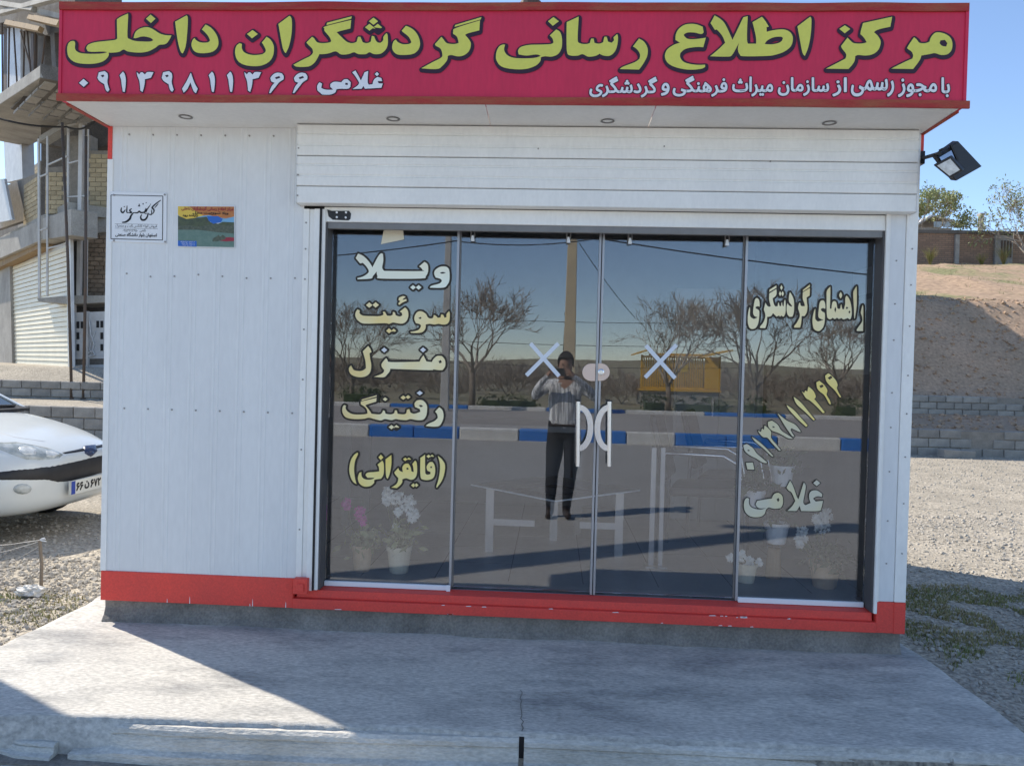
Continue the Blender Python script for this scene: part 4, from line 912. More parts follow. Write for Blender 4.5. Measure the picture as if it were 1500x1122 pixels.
# rear wall and floors
cA = V((bA.x, bA.y, 0)); 
def vbox(name, p, q, dep, z0, z1, mt, parent=None):
    p, q = V((p.x, p.y, z0)), V((q.x, q.y, z0)); d = AN*-dep; h = V((0, 0, z1-z0))
    return MB().hexa([p, q, q+d, p+d, p+h, q+h, q+d+h, p+d+h]).build(name, mt, parent or UB)
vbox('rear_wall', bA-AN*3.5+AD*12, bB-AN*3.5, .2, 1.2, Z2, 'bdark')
vbox('floor_slab', oA(-150, 300, .0), oA(100, 300, .0), 4.0, Z1-.18, Z1+.05, 'bconc')
# lintel beam over the shop front, wooden formwork left under it
pA('lintel', [(-60, 372), (15, 343), (57, 322), (104, 306), (104, 345), (60, 352), (15, 372), (-60, 405)], 'bconc', .25, .5, bev=.01)
pA('formwork', [(-60, 408), (15, 374), (60, 354), (60, 362), (15, 384), (-60, 420)], 'wood', .15, .4)
# roller shutter: each slat is a piece
sh = thing_part = MB().prism([oA(u, v, -.10) for u, v in ((14, 386), (104, 352), (106, 536), (18, 534))], AN*-.05).build('roller_shutter', 'gsteel', UB)
zt, zb_ = oA(60, 372).z, oA(60, 535).z; nS = 24; s0, s1 = oA(16, 450, -.08), oA(105, 450, -.08)
sl_m = None
for k in range(nS):
    z = zb_+(zt-zb_)*k/nS; h = (zt-zb_)/nS*.90
    p, q = V((s0.x, s0.y, z)), V((s1.x, s1.y, z))
    MB().hexa([p+AN*.02, q+AN*.02, q-AN*.01, p-AN*.01, p+AN*.0+V((0, 0, h)), q+V((0, 0, h)), q-AN*.01+V((0, 0, h)), p-AN*.01+V((0, 0, h))]).build('slat', 'shutter_cream', sh)
pA('column', [(-60, 420), (2, 392), (14, 386), (18, 534), (4, 536), (-60, 545)], 'bconc', .0, .35)
pA('shutter_rail', [(97, 352), (103, 350), (106, 590), (100, 590)], 'gsteel', .03, .06)
# first floor: brick parapet, brick back wall, columns
p0, p1 = oA(57, 314), oA(12.5, 325)
pA('parapet_core', [(-60, 355), (57, 316), (57, 253), (11, 271), (-60, 300)], 'mortar', -.02, .12)
bricks(UB, V((oA(57, 300).x, oA(57, 300).y, Z1+.05)), AD, 1.75, oA(57, 253).z-Z1-.05, .115, .30, 'brick', 'brick_tan', face=-AN, depth=.11)
q0 = oA(58, 240, -2.2)
vbox('brick_wall_core', q0-AN*.02, q0-AN*.02+AD*3.5, .1, Z1, Z2, 'mortar')
bricks(UB, V((q0.x, q0.y, Z1+.6)), AD, 1.5, Z2-Z1-.7, .115, .30, 'brick', 'brick_tan', face=-AN, depth=.08)
pA('column', [(5, 192), (31, 190), (33, 262), (8, 268)], 'gsteel', -.3, .3)
pA('window_board', [(-20, 265), (6, 262), (18, 322), (-20, 330)], 'gate_white', .35, .06)
# second-floor balcony slab, seen from below, with ribs of shuttering
sb = pA('balcony_slab', [(-60, 178), (0, 137), (59, 96), (59, 114), (0, 153), (-60, 196)], 'bconc', 1.1, 1.6, bev=.01)
for k in range(4):
    a0 = oA(59, 114, 1.05-.36*k-.1); zz_ = a0.z+.005
    MB().hexa([V((a0.x, a0.y, zz_-.03))+AD*.1, V((a0.x, a0.y, zz_-.03))+AD*2.6, V((a0.x, a0.y, zz_-.03))+AD*2.6-AN*.2, V((a0.x, a0.y, zz_-.03))+AD*.1-AN*.2]+[q+V((0, 0, .03)) for q in (V((a0.x, a0.y, zz_-.03))+AD*.1, V((a0.x, a0.y, zz_-.03))+AD*2.6, V((a0.x, a0.y, zz_-.03))+AD*2.6-AN*.2, V((a0.x, a0.y, zz_-.03))+AD*.1-AN*.2)]).build('slab_rib', 'bdark', sb)
e0 = oA(59, 105, 1.1)
MB().hexa([V((e0.x, e0.y, oA(59, 114, 1.1).z)), V((e0.x+1.3, e0.y+1.0, oA(59, 114, 1.1).z)), V((e0.x+1.3-.6, e0.y+2.2, oA(59, 114, 1.1).z)), V((e0.x-.9, e0.y+1.2, oA(59, 114, 1.1).z)),
           V((e0.x, e0.y, e0.z+.14)), V((e0.x+1.3, e0.y+1.0, e0.z+.14)), V((e0.x+.7, e0.y+2.2, e0.z+.14)), V((e0.x-.9, e0.y+1.2, e0.z+.14))]).build('slab_corner', 'bdark', UB)
hb = MB().hexa([V((0, 0, 0)), AD*.46, AD*.46-AN*.19, -AN*.19]+[q+V((0, 0, .05)) for q in (V((0, 0, 0)), AD*.46, AD*.46-AN*.19, -AN*.19)]).mesh('infill_block', 'block')
for i in range(5):
    for j in range(5):
        q = oA(59, 114, 1.1); link('infill_block', hb, sb, loc=V((q.x, q.y, q.z-.03))+AD*(.12+.56*i)-AN*(.1+.28*j))
for u0, v0, u1, v1 in ((14, 20, 12, 150), (20, 40, 26, 140), (36, 30, 34, 140), (40, 46, 47, 130), (52, 40, 50, 110), (68, 40, 60, 110), (80, 40, 84, 150), (30, 46, 44, 95), (3, 30, 4, 150)):
    MB().tube([oA(u0, v0, .15), oA(u1, v1, .1)], .022, 6).build('rod', 'rust', UB)
for u0, v0, u1, v1 in ((0, 20, 88, -4), (10, 34, 60, 44), (44, 26, 88, 36), (0, 6, 50, 14)):
    MB().beam(oA(u0, v0, .5), oA(u1, v1, .5), .12, .10).build('loose_plank', 'wood' if u0 else 'bconc', UB)
# open top storey: columns against the sky, dark slab and hanging rubble above
for u0, u1, m_ in ((10, 30, 'gsteel'), (55, 65, 'bdark'), (45, 49, 'rust'), (5, 9, 'rust')):
    pA('column', [(u0, 30), (u1, 25), (u1, 140), (u0, 150)], m_, -.2, .25)
pA('column', [(72, 25), (78, 22), (85, 150), (79, 152)], 'bdark', .2, .2)
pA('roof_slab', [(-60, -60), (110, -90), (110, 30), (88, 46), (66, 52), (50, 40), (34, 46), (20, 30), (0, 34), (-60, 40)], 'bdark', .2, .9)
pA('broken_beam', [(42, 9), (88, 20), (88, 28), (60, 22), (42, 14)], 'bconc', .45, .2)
# right-hand block, square to the kiosk: tan brick above, rough brown brick below, ledge between
YB = 13.4
def pB(name, px_, mt, Y=YB, depth=.3, parent=None, bev=0): return MB().prism([oy(u, v, Y) for u, v in px_], (0, depth, 0)).build(name, mt, parent or UB, bev=bev)
pB('brick_wall_core', [(66, 246), (92, 244), (100, 200), (132, 198), (132, 221), (175, 221), (175, 312), (66, 314)], 'mortar', YB+.02)
o_ = oy(66, 313, YB); bricks(UB, o_, (1, 0, 0), oy(175, 313, YB).x-o_.x, oy(66, 222, YB).z-o_.z, .105, .26, 'brick', 'brick_tan', face=(0, 1, 0), depth=.09,
       keep=lambda x, z: (oy(66, 313, YB).x+x > oy(131, 300, YB).x) or (z < .95 and oy(66, 313, YB).x+x < oy(93, 300, YB).x))
pB('lintel', [(57, 316), (175, 308), (175, 338), (57, 350)], 'bconc', YB-.06, .3)
pB('brick_wall_core', [(122, 338), (175, 338), (175, 436), (122, 436)], 'mortar', YB+.03)
o_ = oy(126, 434, YB); bricks(UB, o_, (1, 0, 0), oy(175, 434, YB).x-o_.x, oy(126, 339, YB).z-o_.z, .10, .20, 'brick', 'brick_brown', face=(0, 1, 0), depth=.08, rough=.03, gap=.016)
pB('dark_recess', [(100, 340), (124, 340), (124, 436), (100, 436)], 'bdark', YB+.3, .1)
pB('ledge', [(54, 437), (100, 433), (175, 433), (175, 442), (100, 446), (56, 442)], 'bconc', YB-.55, .9, bev=.01)
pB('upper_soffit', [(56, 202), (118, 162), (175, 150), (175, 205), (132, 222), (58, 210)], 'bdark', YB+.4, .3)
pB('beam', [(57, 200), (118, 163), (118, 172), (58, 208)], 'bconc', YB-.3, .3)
pB('rear_fill', [(60, 150), (175, 140), (175, 600), (104, 600), (104, 446), (100, 330), (60, 330)], 'bdark', YB+1.2, .2)  # dark filler added behind the block to stop light

# ---------------- welded steel frame standing on the ledge
sf = thing('steel_frame', oy(95, 437, YB-.5), 'welded grey steel frame with rungs in front of the brick building', 'frame')
def pbeam(par, a, b, Y, w_, m_, name, d=None, Y2=None):
    return MB().beam(oy(*a, Y), oy(*b, Y2 if Y2 is not None else Y), w_, d or w_, (0, 1, 0)).build(name, m_, par)
for a, b, w_ in (((57, 204), (58, 438), .045), ((69.5, 200), (69.5, 434), .035), ((100, 186), (100, 434), .04), ((120, 163), (116, 436), .085), ((129, 190), (127, 436), .03)):
    pbeam(sf, a, b, YB-.5, w_, 'gsteel', 'upright')
for a, b in (((59, 259), (69, 255)), ((58, 338), (69, 334)), ((70, 242), (99, 229)), ((70, 364), (99, 357)), ((99, 240), (118, 235)), ((96, 289), (129, 287)), ((100, 326), (117, 322)), ((92, 186), (141, 175))):
    pbeam(sf, a, b, YB-.52, .03, 'gsteel', 'rung')
# two leaning scaffold poles
for a, b, lb in (((91, 180), (105, 592), 'thin dark pole leaning across the cream roller shutter'), ((126, 200), (122, 595), 'thin dark upright pole in front of the white gate')):
    t_ = thing('scaffold_pole', oy(*b, 11.0), lb, 'pole', 'scaffold poles'); 
    p_, q_ = oy(*a, 11.3), oy(*b, 11.0); q_.z = T(q_.x, q_.y)-.03
    MB().tube([p_, (p_+q_)/2+V((.02, 0, 0)), q_], .028, 7).build('shaft', 'rust', t_, smooth=True); MB().tube([q_+V((0, 0, .01)), q_+V((0, 0, .06))], .045, 7).build('shoe', 'rust', t_)

# ---------------- ornamented metal gate
YT = 12.9
gt = thing('gate', oy(130, 590, YT), 'white metal gate with small dark windows and curled bars below the ledge', 'gate')
def gp(name, px_, m_, Y=YT, d=.03): return MB().prism([oy(u, v, Y) for u, v in px_], (0, d, 0)).build(name, m_, gt)
gp('frame', [(108, 458), (160, 456), (160, 525), (108, 526)], 'gate_white'); gp('lower_panel', [(104, 535), (160, 534), (160, 592), (104, 592)], 'gate_white')
gp('gap', [(106, 526), (160, 525), (160, 535), (106, 535)], 'bdark', YT+.02)
for u, v in ((114, 476), (120, 476), (114, 492), (114, 509), (143, 475), (149, 475), (149, 492), (149, 509)):
    gp('window', [(u-2, v-5), (u+2, v-5), (u+2, v+5), (u-2, v+5)], 'black', YT-.008, .006)
def curl(pts, Y=YT-.03, r_=.016): return MB().tube([oy(u, v, Y) for u, v in pts], r_, 6).build('scroll', 'gate_white', gt)
curl([(131, 470), (133, 490), (138, 505), (134, 517)]); curl([(137, 517), (131, 512), (134, 500), (139, 486)], r_=.012); curl([(128, 518), (136, 513), (139, 520), (130, 522)], r_=.02)
curl([(110, 545), (118, 550), (113, 560), (119, 575)]); curl([(138, 545), (144, 555), (138, 565), (143, 580), (150, 572), (147, 552), (152, 545)])
gp('post', [(103, 446), (108, 446), (108, 596), (103, 596)], 'gsteel', YT-.05, .1); gp('post', [(126, 456), (129, 456), (129, 594), (126, 594)], 'gsteel', YT-.05, .06)

# ---------------- block retaining walls
def block_wall(name, label, O, L_, courses, bh, bl, mt='block', keep=None, depth=.2, jitter=.015):
    w_ = thing(name, O, label, 'wall')
    m_ = MB().box(0, bl-.012, 0, depth, 0, bh-.012).mesh('block', mt)
    mh = MB().box(0, bl/2-.012, 0, depth, 0, bh-.012).mesh('block', mt)
    MB().box(O.x+.02, O.x+L_-.02, O.y+.025, O.y+depth, O.z, O.z+courses*bh-.03).build('mortar_core', 'mortar', w_)
    for r_ in range(courses):
        x = 0.0; first = r_ % 2 == 1
        while x < L_-.05:
            h_ = first or x+bl > L_
            first = False
            if keep is None or keep(O.x+x, r_):
                o = link('block', mh if h_ else m_, w_, loc=V((O.x+x, O.y-random.random()*jitter, O.z+r_*bh))); o.rotation_euler.z = random.uniform(-.012, .012)
                b_ = o.modifiers.new('bevel', 'BEVEL'); b_.width = .012; b_.segments = 1
            x += bl/2 if h_ else bl
    return w_
block_wall('block_wall', 'low grey block wall just behind the white car', V((-9.6, 9.5, .10)), 5.4, 3, .20, .40)
block_wall('block_wall', 'second step of grey block wall below the roller shutter', V((-11.2, 11.0, .62)), 4.6, 3, .16, .40)
block_wall('block_wall', 'broken front row of grey blocks at the edge of the gravel yard', V((3.0, 11.5, .10)), 9.0, 3, .175, .40, keep=lambda x, r_: not (r_ == 2 and 7.6 < x < 8.6) and not (r_ == 1 and 7.9 < x < 8.3))
block_wall('block_wall', 'rear row of grey blocks at the foot of the earth bank', V((3.4, 13.45, .80)), 10.5, 3, .145, .36, keep=lambda x, r_: not (r_ == 2 and (x < 5.4 or 9.4 < x < 10)))
lb = link('fallen_block', MB().box(0, .62, 0, .22, 0, .16).mesh('fallen_block', 'block'), loc=V((7.25, 11.0, .12)), label='loose grey block lying in front of the broken wall', cat='block', bev=.015); lb.rotation_euler = (0, .04, .15)

# half-built hall behind the kiosk: hidden from here, but its shade lies over the block walls and the lower bank
hall = thing('brick_hall', (1, 16, 1.3), 'tall brick hall standing behind the kiosk, shading the earth bank', 'building')
MB().box(-4, 5.0, 16.0, 16.3, .9, 9.3).build('front_wall', 'brick_far' if 'brick_far' in M else 'brick_brown', hall); MB().box(-4, 5.0, 24.0, 24.3, .9, 9.3).build('rear_wall', 'brick_brown', hall)
MB().box(-4, -3.7, 16.3, 24.0, .9, 9.3).build('side_wall', 'brick_brown', hall); MB().box(4.7, 5.0, 16.3, 24.0, .9, 9.3).build('side_wall', 'brick_brown', hall); MB().box(-4.2, 5.2, 15.8, 24.5, 9.301, 9.55).build('roof', 'bconc', hall)
for k in range(4):
    for z in (2.6, 5.8): MB().box(-3.2+k*2.1, -1.9+k*2.1, 15.95, 15.998, z, z+1.5).build('window', 'lens', hall)

# ================================================================ RIGHT BACKGROUND
YW = 30.0
wall = thing('brick_wall', oy(1420, 390, YW), 'long brown brick boundary wall on top of the bank', 'wall')
zw0 = 6.2; zw1 = oy(1420, 343, YW).z
M['brick_far'] = mat('brick_far', (.30, .20, .14), .9)
nt_ = M['brick_far'].node_tree; n_, L_ = nt_.nodes, nt_.links
tx = n_.new('ShaderNodeTexBrick'); tx.inputs['Scale'].default_value = 1.0; tx.inputs['Color1'].default_value = (.33, .21, .14, 1); tx.inputs['Color2'].default_value = (.25, .16, .11, 1); tx.inputs['Mortar'].default_value = (.17, .13, .10, 1)
tx.inputs['Brick Width'].default_value = .26; tx.inputs['Row Height'].default_value = .085; tx.inputs['Mortar Size'].default_value = .010
tcn = n_.new('ShaderNodeTexCoord'); mp = n_.new('ShaderNodeMapping'); mp.inputs['Rotation'].default_value = (math.radians(90), 0, 0); L_.new(tcn.outputs['Object'], mp.inputs[0]); L_.new(mp.outputs[0], tx.inputs[0]); L_.new(tx.outputs[0], n_['Principled BSDF'].inputs['Base Color'])
MB().box(8, 40, YW, YW+.25, 5.6, zw1).build('wall_body', 'brick_far', wall)
MB().box(7.9, 40, YW-.05, YW+.3, zw1+.002, zw1+.14).build('coping', 'bdark', wall)
for u0, u1 in ((1398, 1404), (1456, 1482)):
    a, b = oy(u0, 345, YW), oy(u1, 345, YW); MB().box(a.x, b.x, YW-.12, YW-.002, 5.7, zw1-.05).build('pier', 'block', wall)
gpn = oy(1474, 365, YW-.14)
for k in range(4): MB().box(gpn.x-.2+k*.12, gpn.x-.2+k*.12+.05, YW-.16, YW-.121, gpn.z-.35, gpn.z+.35).build('bar', 'rust', wall)
# small house with a glazed gable behind the wall
h0 = oy(1383, 340, 34); hs = thing('house', V((h0.x, 34, 6.5)), 'small grey house with a low gable behind the brick wall', 'house')
MB().box(h0.x-1.8, h0.x+.35, 34, 37, 5.5, oy(1383, 334, 34).z).build('wall', 'bconc', hs)
a, b, c = oy(1352, 331, 33.9), oy(1370, 316, 33.9), oy(1399, 323, 33.9)
MB().prism([oy(1340, 330, 33.9), oy(1366, 314, 33.9), oy(1400, 323, 33.9), oy(1400, 325, 33.9), oy(1366, 317, 33.9), oy(1340, 333, 33.9)], (0, 3, 0)).build('roof', 'gsteel', hs)
for u in (1374, 1388): MB().prism([oy(u-6, 324.5, 33.95), oy(u+6, 325, 33.95), oy(u+6, 333, 33.95), oy(u-6, 333, 33.95)], (0, .04, 0)).build('window', 'lens', hs)
# distant pole
dp = thing('utility_pole', V((oy(1437, 340, 45).x, 45, 6.8)), 'pale concrete utility pole beyond the brick wall', 'pole')
pp = oy(1437, 316, 45); MB().tube([(pp.x, 45, 6.6), (pp.x, 45, pp.z)], [.2, .16], 8).build('shaft', 'bconc', dp); MB().box(pp.x-.14, pp.x+.14, 44.8, 45.2, pp.z, pp.z+.12).build('cap', 'bconc', dp)

# ---------------- vegetation builders
def branch(mb, p, d, L_, r_, depth, spread, mi=0, seg=5, grav=0.0, lim=0.004, tips=None, kids=(2, 3), up=.15):
    n = 3; pts = [p]; rr = [r_]; q = p.copy(); dd = d.copy()
    for k in range(n):
        dd = (dd+V((random.gauss(0, .13), random.gauss(0, .13), random.gauss(0, .08)+up*.15-grav))).normalized(); q = q+dd*(L_/n); pts.append(q.copy()); rr.append(max(lim*.6, r_*(1-.42*(k+1)/n)))
    mb.tube(pts, rr, max(3, seg), mi, cap=False)
    if depth == 0:
        if tips is not None: tips.append((q.copy(), dd.copy()))
        return
    for k in range(random.randint(*kids)):
        t = random.uniform(.45, 1.0) if k else 1.0; i = min(n, max(1, round(t*n))); s = pts[i]
        ax = V((random.gauss(0, 1), random.gauss(0, 1), random.gauss(0, 1))); ax = (ax-dd*ax.dot(dd)).normalized()
        nd = (dd*math.cos(spread*random.uniform(.6, 1.2))+ax*math.sin(spread*random.uniform(.6, 1.3))+V((0, 0, up))).normalized()
        branch(mb, s, nd, L_*random.uniform(.62, .86), max(lim, rr[i]*random.uniform(.55, .78)), depth-1, spread, mi, seg-1, grav, lim, tips, kids, up)
def bare_tree(name, label, cat, h=4.3, trunk=.9, r_=.10, depth=6, spread=.55, seed=1, group=None, twigm='twig', kids=(2, 3), lim=.010, lean=(0, 0)):
    random.seed(seed)
    t = thing(name, (0, 0, 0), label, cat, group)
    tr = MB(); p = V((0, 0, -.1)); q = V((lean[0], lean[1], trunk)); tr.tube([p, p.lerp(q, .5)+V((.03, .02, 0)), q], [r_*1.25, r_, r_*.85], 8); tr.build('trunk', 'bark', t, smooth=True)
    cr = MB(); tips = []
    L0 = (h-trunk)*.36
    for k in range(4):
        a = k*1.6+random.random(); d = V((math.cos(a)*.7, math.sin(a)*.7, .9)).normalized()
        branch(cr, q.copy(), d, L0, r_*.6, depth, spread, 0, 5, 0.0, lim, tips, kids)
    cr.build('crown', twigm, t)
    random.seed(7+seed); return t, tips
def leaf_mass(tips, n_per, rad, size, mt, name='foliage'):
    vs = []; fs = []; i = 0
    for (p, d) in tips:
        for k in range(n_per):
            c = p+V((random.gauss(0, rad), random.gauss(0, rad), random.gauss(0, rad*.7))); a = V((random.gauss(0, 1), random.gauss(0, 1), random.gauss(0, 1))).normalized(); b = a.cross(V((random.gauss(0, 1), random.gauss(0, 1), random.gauss(0, 1)))).normalized()
            s = size*random.uniform(.6, 1.3); vs += [tuple(c-a*s), tuple(c+b*s*.45), tuple(c+a*s), tuple(c-b*s*.45)]; fs.append((i, i+1, i+2, i+3)); i += 4
    m = bpy.data.meshes.new(name); m.from_pydata(vs, [], fs); m.materials.append(M[mt]); return m
# leafing bush behind the kiosk corner, bare scrub at the picture's right edge
t1, tips = bare_tree('spring_tree', 'round tree in fresh pale leaf behind the brick wall', 'tree', h=3.4, trunk=.7, r_=.09, depth=5, spread=.55, seed=3, lim=.012)
link('foliage', leaf_mass(tips, 16, .16, .075, 'leaf_pale'), t1)
pb = oy(1352, 345, 31.5); t1.location = (pb.x, 31.5, 6.4); t1.scale = (.92,)*3
t2, tips = bare_tree('spring_tree', 'half bare pale bush at the right end of the brick wall', 'tree', h=3.6, trunk=.4, r_=.07, depth=5, spread=.7, seed=11, lim=.012)
link('foliage', leaf_mass(tips[::2], 12, .2, .07, 'leaf_pale'), t2)
pb = oy(1508, 375, 28.6); t2.location = (pb.x, 28.6, pb.z-.4); t2.scale = (.9,)*3
def tuft(name, label, loc, h, n, m_, group=None):
    t = thing(name, loc, label, 'plant', group); g = MB()
    for k in range(n):
        a = random.uniform(0, 6.28); s = random.uniform(.3, 1)*h*.6; hh = h*random.uniform(.6, 1.1); r_ = .006
        p = V(loc); q = p+V((math.cos(a)*s*.4, math.sin(a)*s*.4, hh*.6)); e = p+V((math.cos(a)*s, math.sin(a)*s, hh)); g.tube([p+V((0, 0, -.05)), q, e], [r_, r_*.8, r_*.3], 3, cap=False)
    g.build('stalk', m_, t, kind='stuff')
    return t
for (u, v, yy, h, lb_) in ((1362, 393, 29.0, .7, 'dry tuft of grass at the left foot of the brick wall'), (1438, 388, 29.2, .5, 'small dry tuft of grass at the middle of the brick wall'), (1470, 385, 28.8, .75, 'tall dry grass tuft beside the barred opening')):
    p = oy(u, v, yy); tuft('dry_tuft', lb_, (p.x, yy, T(p.x, yy)), h, 90, 'straw', 'dry tufts along the wall')
# scrub and low plants on the bank
vs = MB()
for k in range(1500):
    x, y = random.uniform(4, 24), random.uniform(16.0, 29.5)
    if noise.noise(V((x*.3, y*.3, 8))) < .05: continue
    z = T(x, y); h = random.uniform(.03, .11); a = random.uniform(0, 6.28); vs.tube([(x, y, z-.02), (x+math.cos(a)*h*.6, y+math.sin(a)*h*.6, z+h)], [.008, .002], 3, cap=False)
vs.build('bank_scrub', 'grass_dry', kind='stuff', label='sparse dry grass and green scrub on the earth bank', cat='scrub')
# clods and stones on the cut bank
link('rubble', stones('rubble', [(3.5, 16, 13.7, 17, 3), (3.2, 14, 11.8, 13.4, 1)], 2600, .02, .09, 'earth', lambda a, b: T(a, b)), kind='stuff', label='clods and stones scattered over the cut earth bank', cat='rubble')

# ================================================================ WHITE CAR
FC = oy(120, 690, 2.42); GC = .11
car = thing('car', (FC.x, FC.y, GC), 'white hatchback with black bumper band parked left of the kiosk', 'car')
CH = math.radians(1.0); CM = Matrix.Translation((FC.x, FC.y, GC)) @ Matrix.Rotation(CH, 4, 'Z')
ST = [(.02, .30, .30, .36, .36, .47, .38, .57, .34, .61, .2, .615), (-.01, .26, .46, .34, .52, .47, .545, .60, .49, .645, .30, .65), (-.07, .22, .60, .32, .665, .48, .69, .635, .63, .69, .38, .70), (-.20, .20, .70, .30, .76, .48, .78, .69, .715, .765, .45, .78), (-.42, .18, .72, .30, .80, .52, .815, .765, .755, .845, .50, .865),
      (-.75, .18, .74, .30, .81, .55, .825, .84, .77, .915, .56, .935), (-1.05, .18, .74, .30, .81, .55, .825, .89, .78, .965, .62, .985), (-1.5, .18, .74, .30, .81, .55, .825, .90, .79, .93, .72, .935), (-2.4, .18, .74, .30, .81, .55, .825, .91, .79, .94, .72, .945), (-3.2, .20, .74, .32, .81, .56, .82, .92, .78, .95, .70, .955), (-3.6, .26, .70, .38, .78, .58, .79, .90, .73, .94, .60, .945), (-3.76, .34, .60, .42, .70, .60, .72, .86, .66, .90, .5, .905)]
g = MB(); NR = 0
for s_ in ST:
    x, zb0, w0, z1, w1, z2, w2, z3, w3, z4, w4, z5 = s_
    ring = [(0, zb0), (w0, zb0), (w1, z1), (w2, z2), (w3, z3), (w4, z4), (0, z5)]
    full = [(y, z) for y, z in ring]+[(-y, z) for y, z in ring[-2:0:-1]]
    NR = len(full); g.v += [tuple(CM @ V((x, y, z))) for y, z in full]
for k in range(len(ST)-1):
    for j in range(NR): a = k*NR+j; b = k*NR+(j+1) % NR; g.f.append((a, b, b+NR, a+NR)); g.mi.append(0)
g.f.append(tuple(range(NR))); g.f.append(tuple((len(ST)-1)*NR+j for j in range(NR))); g.mi += [0, 0]
body = g.build('body', 'car_white', car, smooth=True)
sm = body.modifiers.new('subdiv', 'SUBSURF'); sm.levels = 2; sm.render_levels = 2
# greenhouse
def cw(x, y, z): return tuple(CM @ V((x, y, z)))
g = MB(); wv = lambda s: [cw(-.93, s*.66, .945), cw(-1.72, s*.52, 1.385), cw(-3.1, s*.54, 1.39), cw(-3.62, s*.60, .95)]
l_, r_2 = wv(1), wv(-1)
for k in range(3): g.quad(l_[k], l_[k+1], r_2[k+1], r_2[k])
for w_ in (l_, r_2):
    pass
g.quad(cw(-.93, .66, .945), cw(-1.72, .52, 1.385), cw(-3.1, .54, 1.39), cw(-3.62, .60, .95)); g.quad(cw(-.93, -.66, .945), cw(-1.72, -.52, 1.385), cw(-3.1, -.54, 1.39), cw(-3.62, -.60, .95))
g.build('window_glass', 'carglass', car)
g = MB(); g.hexa([cw(-1.70, -.53, 1.375), cw(-1.70, .53, 1.375), cw(-3.12, .55, 1.38), cw(-3.12, -.55, 1.38), cw(-1.74, -.50, 1.42), cw(-1.74, .50, 1.42), cw(-3.08, .52, 1.425), cw(-3.08, -.52, 1.425)]); g.build('roof', 'car_white', car, bev=.02)
for s in (-1, 1):
    MB().beam(cw(-.93, s*.67, .94), cw(-1.76, s*.525, 1.39), .035, .035).build('pillar', 'car_white', car); MB().beam(cw(-2.35, s*.70, .93), cw(-2.3, s*.535, 1.39), .07, .04).build('pillar', 'black_plastic', car); MB().beam(cw(-3.64, s*.61, .93), cw(-3.1, s*.55, 1.39), .10, .06).build('pillar', 'car_white', car)
    for xw in (-.78, -3.12):
        c = CM @ V((xw, s*.74, .28)); wl = MB(); ax = (CM.to_3x3() @ V((0, s, 0)))
        def ringw(rp, m_, nm, par):
            gm = MB(); sg = 24
            for (rr_, h_) in rp:
                for j in range(sg):
                    a = 2*math.pi*j/sg; gm.v.append(tuple(c+CM.to_3x3() @ V((rr_*math.cos(a), s*h_, rr_*math.sin(a)))))
            for k in range(len(rp)-1):
                for j in range(sg): a = k*sg+j; b = k*sg+(j+1) % sg; gm.f.append((a, b, b+sg, a+sg)); gm.mi.append(0)
            return gm.build(nm, m_, par, smooth=True)
        wh = ringw([(.001, -.08), (.27, -.08), (.285, -.05), (.285, .05), (.27, .085), (.19, .09)], 'tyre', 'wheel', car); ringw([(.19, .088), (.185, .07), (.10, .075), (.05, .085), (.001, .085)], 'gsteel', 'rim', wh)
# details laid on the body's own surface
bpy.context.view_layer.update()
bvh = BVHTree.FromObject(body, bpy.context.evaluated_depsgraph_get())
def on_car(u, v):
    o_, d_ = CAM, ray(u, v).normalized(); h = bvh.ray_cast(o_, d_)
    return (h[0], h[1]) if h[0] is not None else (None, None)
def decal(name, px_, m_, lift=.006, par=None, crown=.0, inset=0, n=4):
    """patch following the body surface inside a pixel outline (fan of rings towards its centre)"""
    cx = sum(p[0] for p in px_)/len(px_); cy = sum(p[1] for p in px_)/len(px_); g = MB(); N = len(px_); R = [1, .85, .55, .25]
    last = None
    for k, s_ in enumerate(R):
        for (x, y) in px_:
            h, nn_ = on_car(cx+(x-cx)*s_, cy+(y-cy)*s_)
            if h is None: h, nn_ = (last or (V((FC.x, FC.y, .5)), V((1, 0, 0))))
            if nn_.dot(ray(x, y)) > 0: nn_ = -nn_
            last = (h, nn_); l2 = lift+crown*(1-s_**2) if k else -.004
            g.v.append(tuple(h+nn_*l2))
    hc, nc_ = on_car(cx, cy); hc = hc or last[0]; nc_ = nc_ or last[1]
    if nc_.dot(ray(cx, cy)) > 0: nc_ = -nc_
    g.v.append(tuple(hc+nc_*(lift+crown)))
    for k in range(len(R)-1):
        for j in range(N): a = k*N+j; b = k*N+(j+1) % N; g.f.append((a, b, b+N, a+N)); g.mi.append(0)
    for j in range(N): g.f.append(((len(R)-1)*N+j, (len(R)-1)*N+(j+1) % N, len(R)*N)); g.mi.append(0)
    return g.build(name, m_, par or car, smooth=True)
def dens(pts, sc=2.805, oy0=540, k=3):
    P = [(x/sc, oy0+y/sc) for x, y in pts]; out = []
    for i in range(len(P)):
        a, b = P[i], P[(i+1) % len(P)]
        for j in range(k): out.append((a[0]+(b[0]-a[0])*j/k, a[1]+(b[1]-a[1])*j/k))
    return out
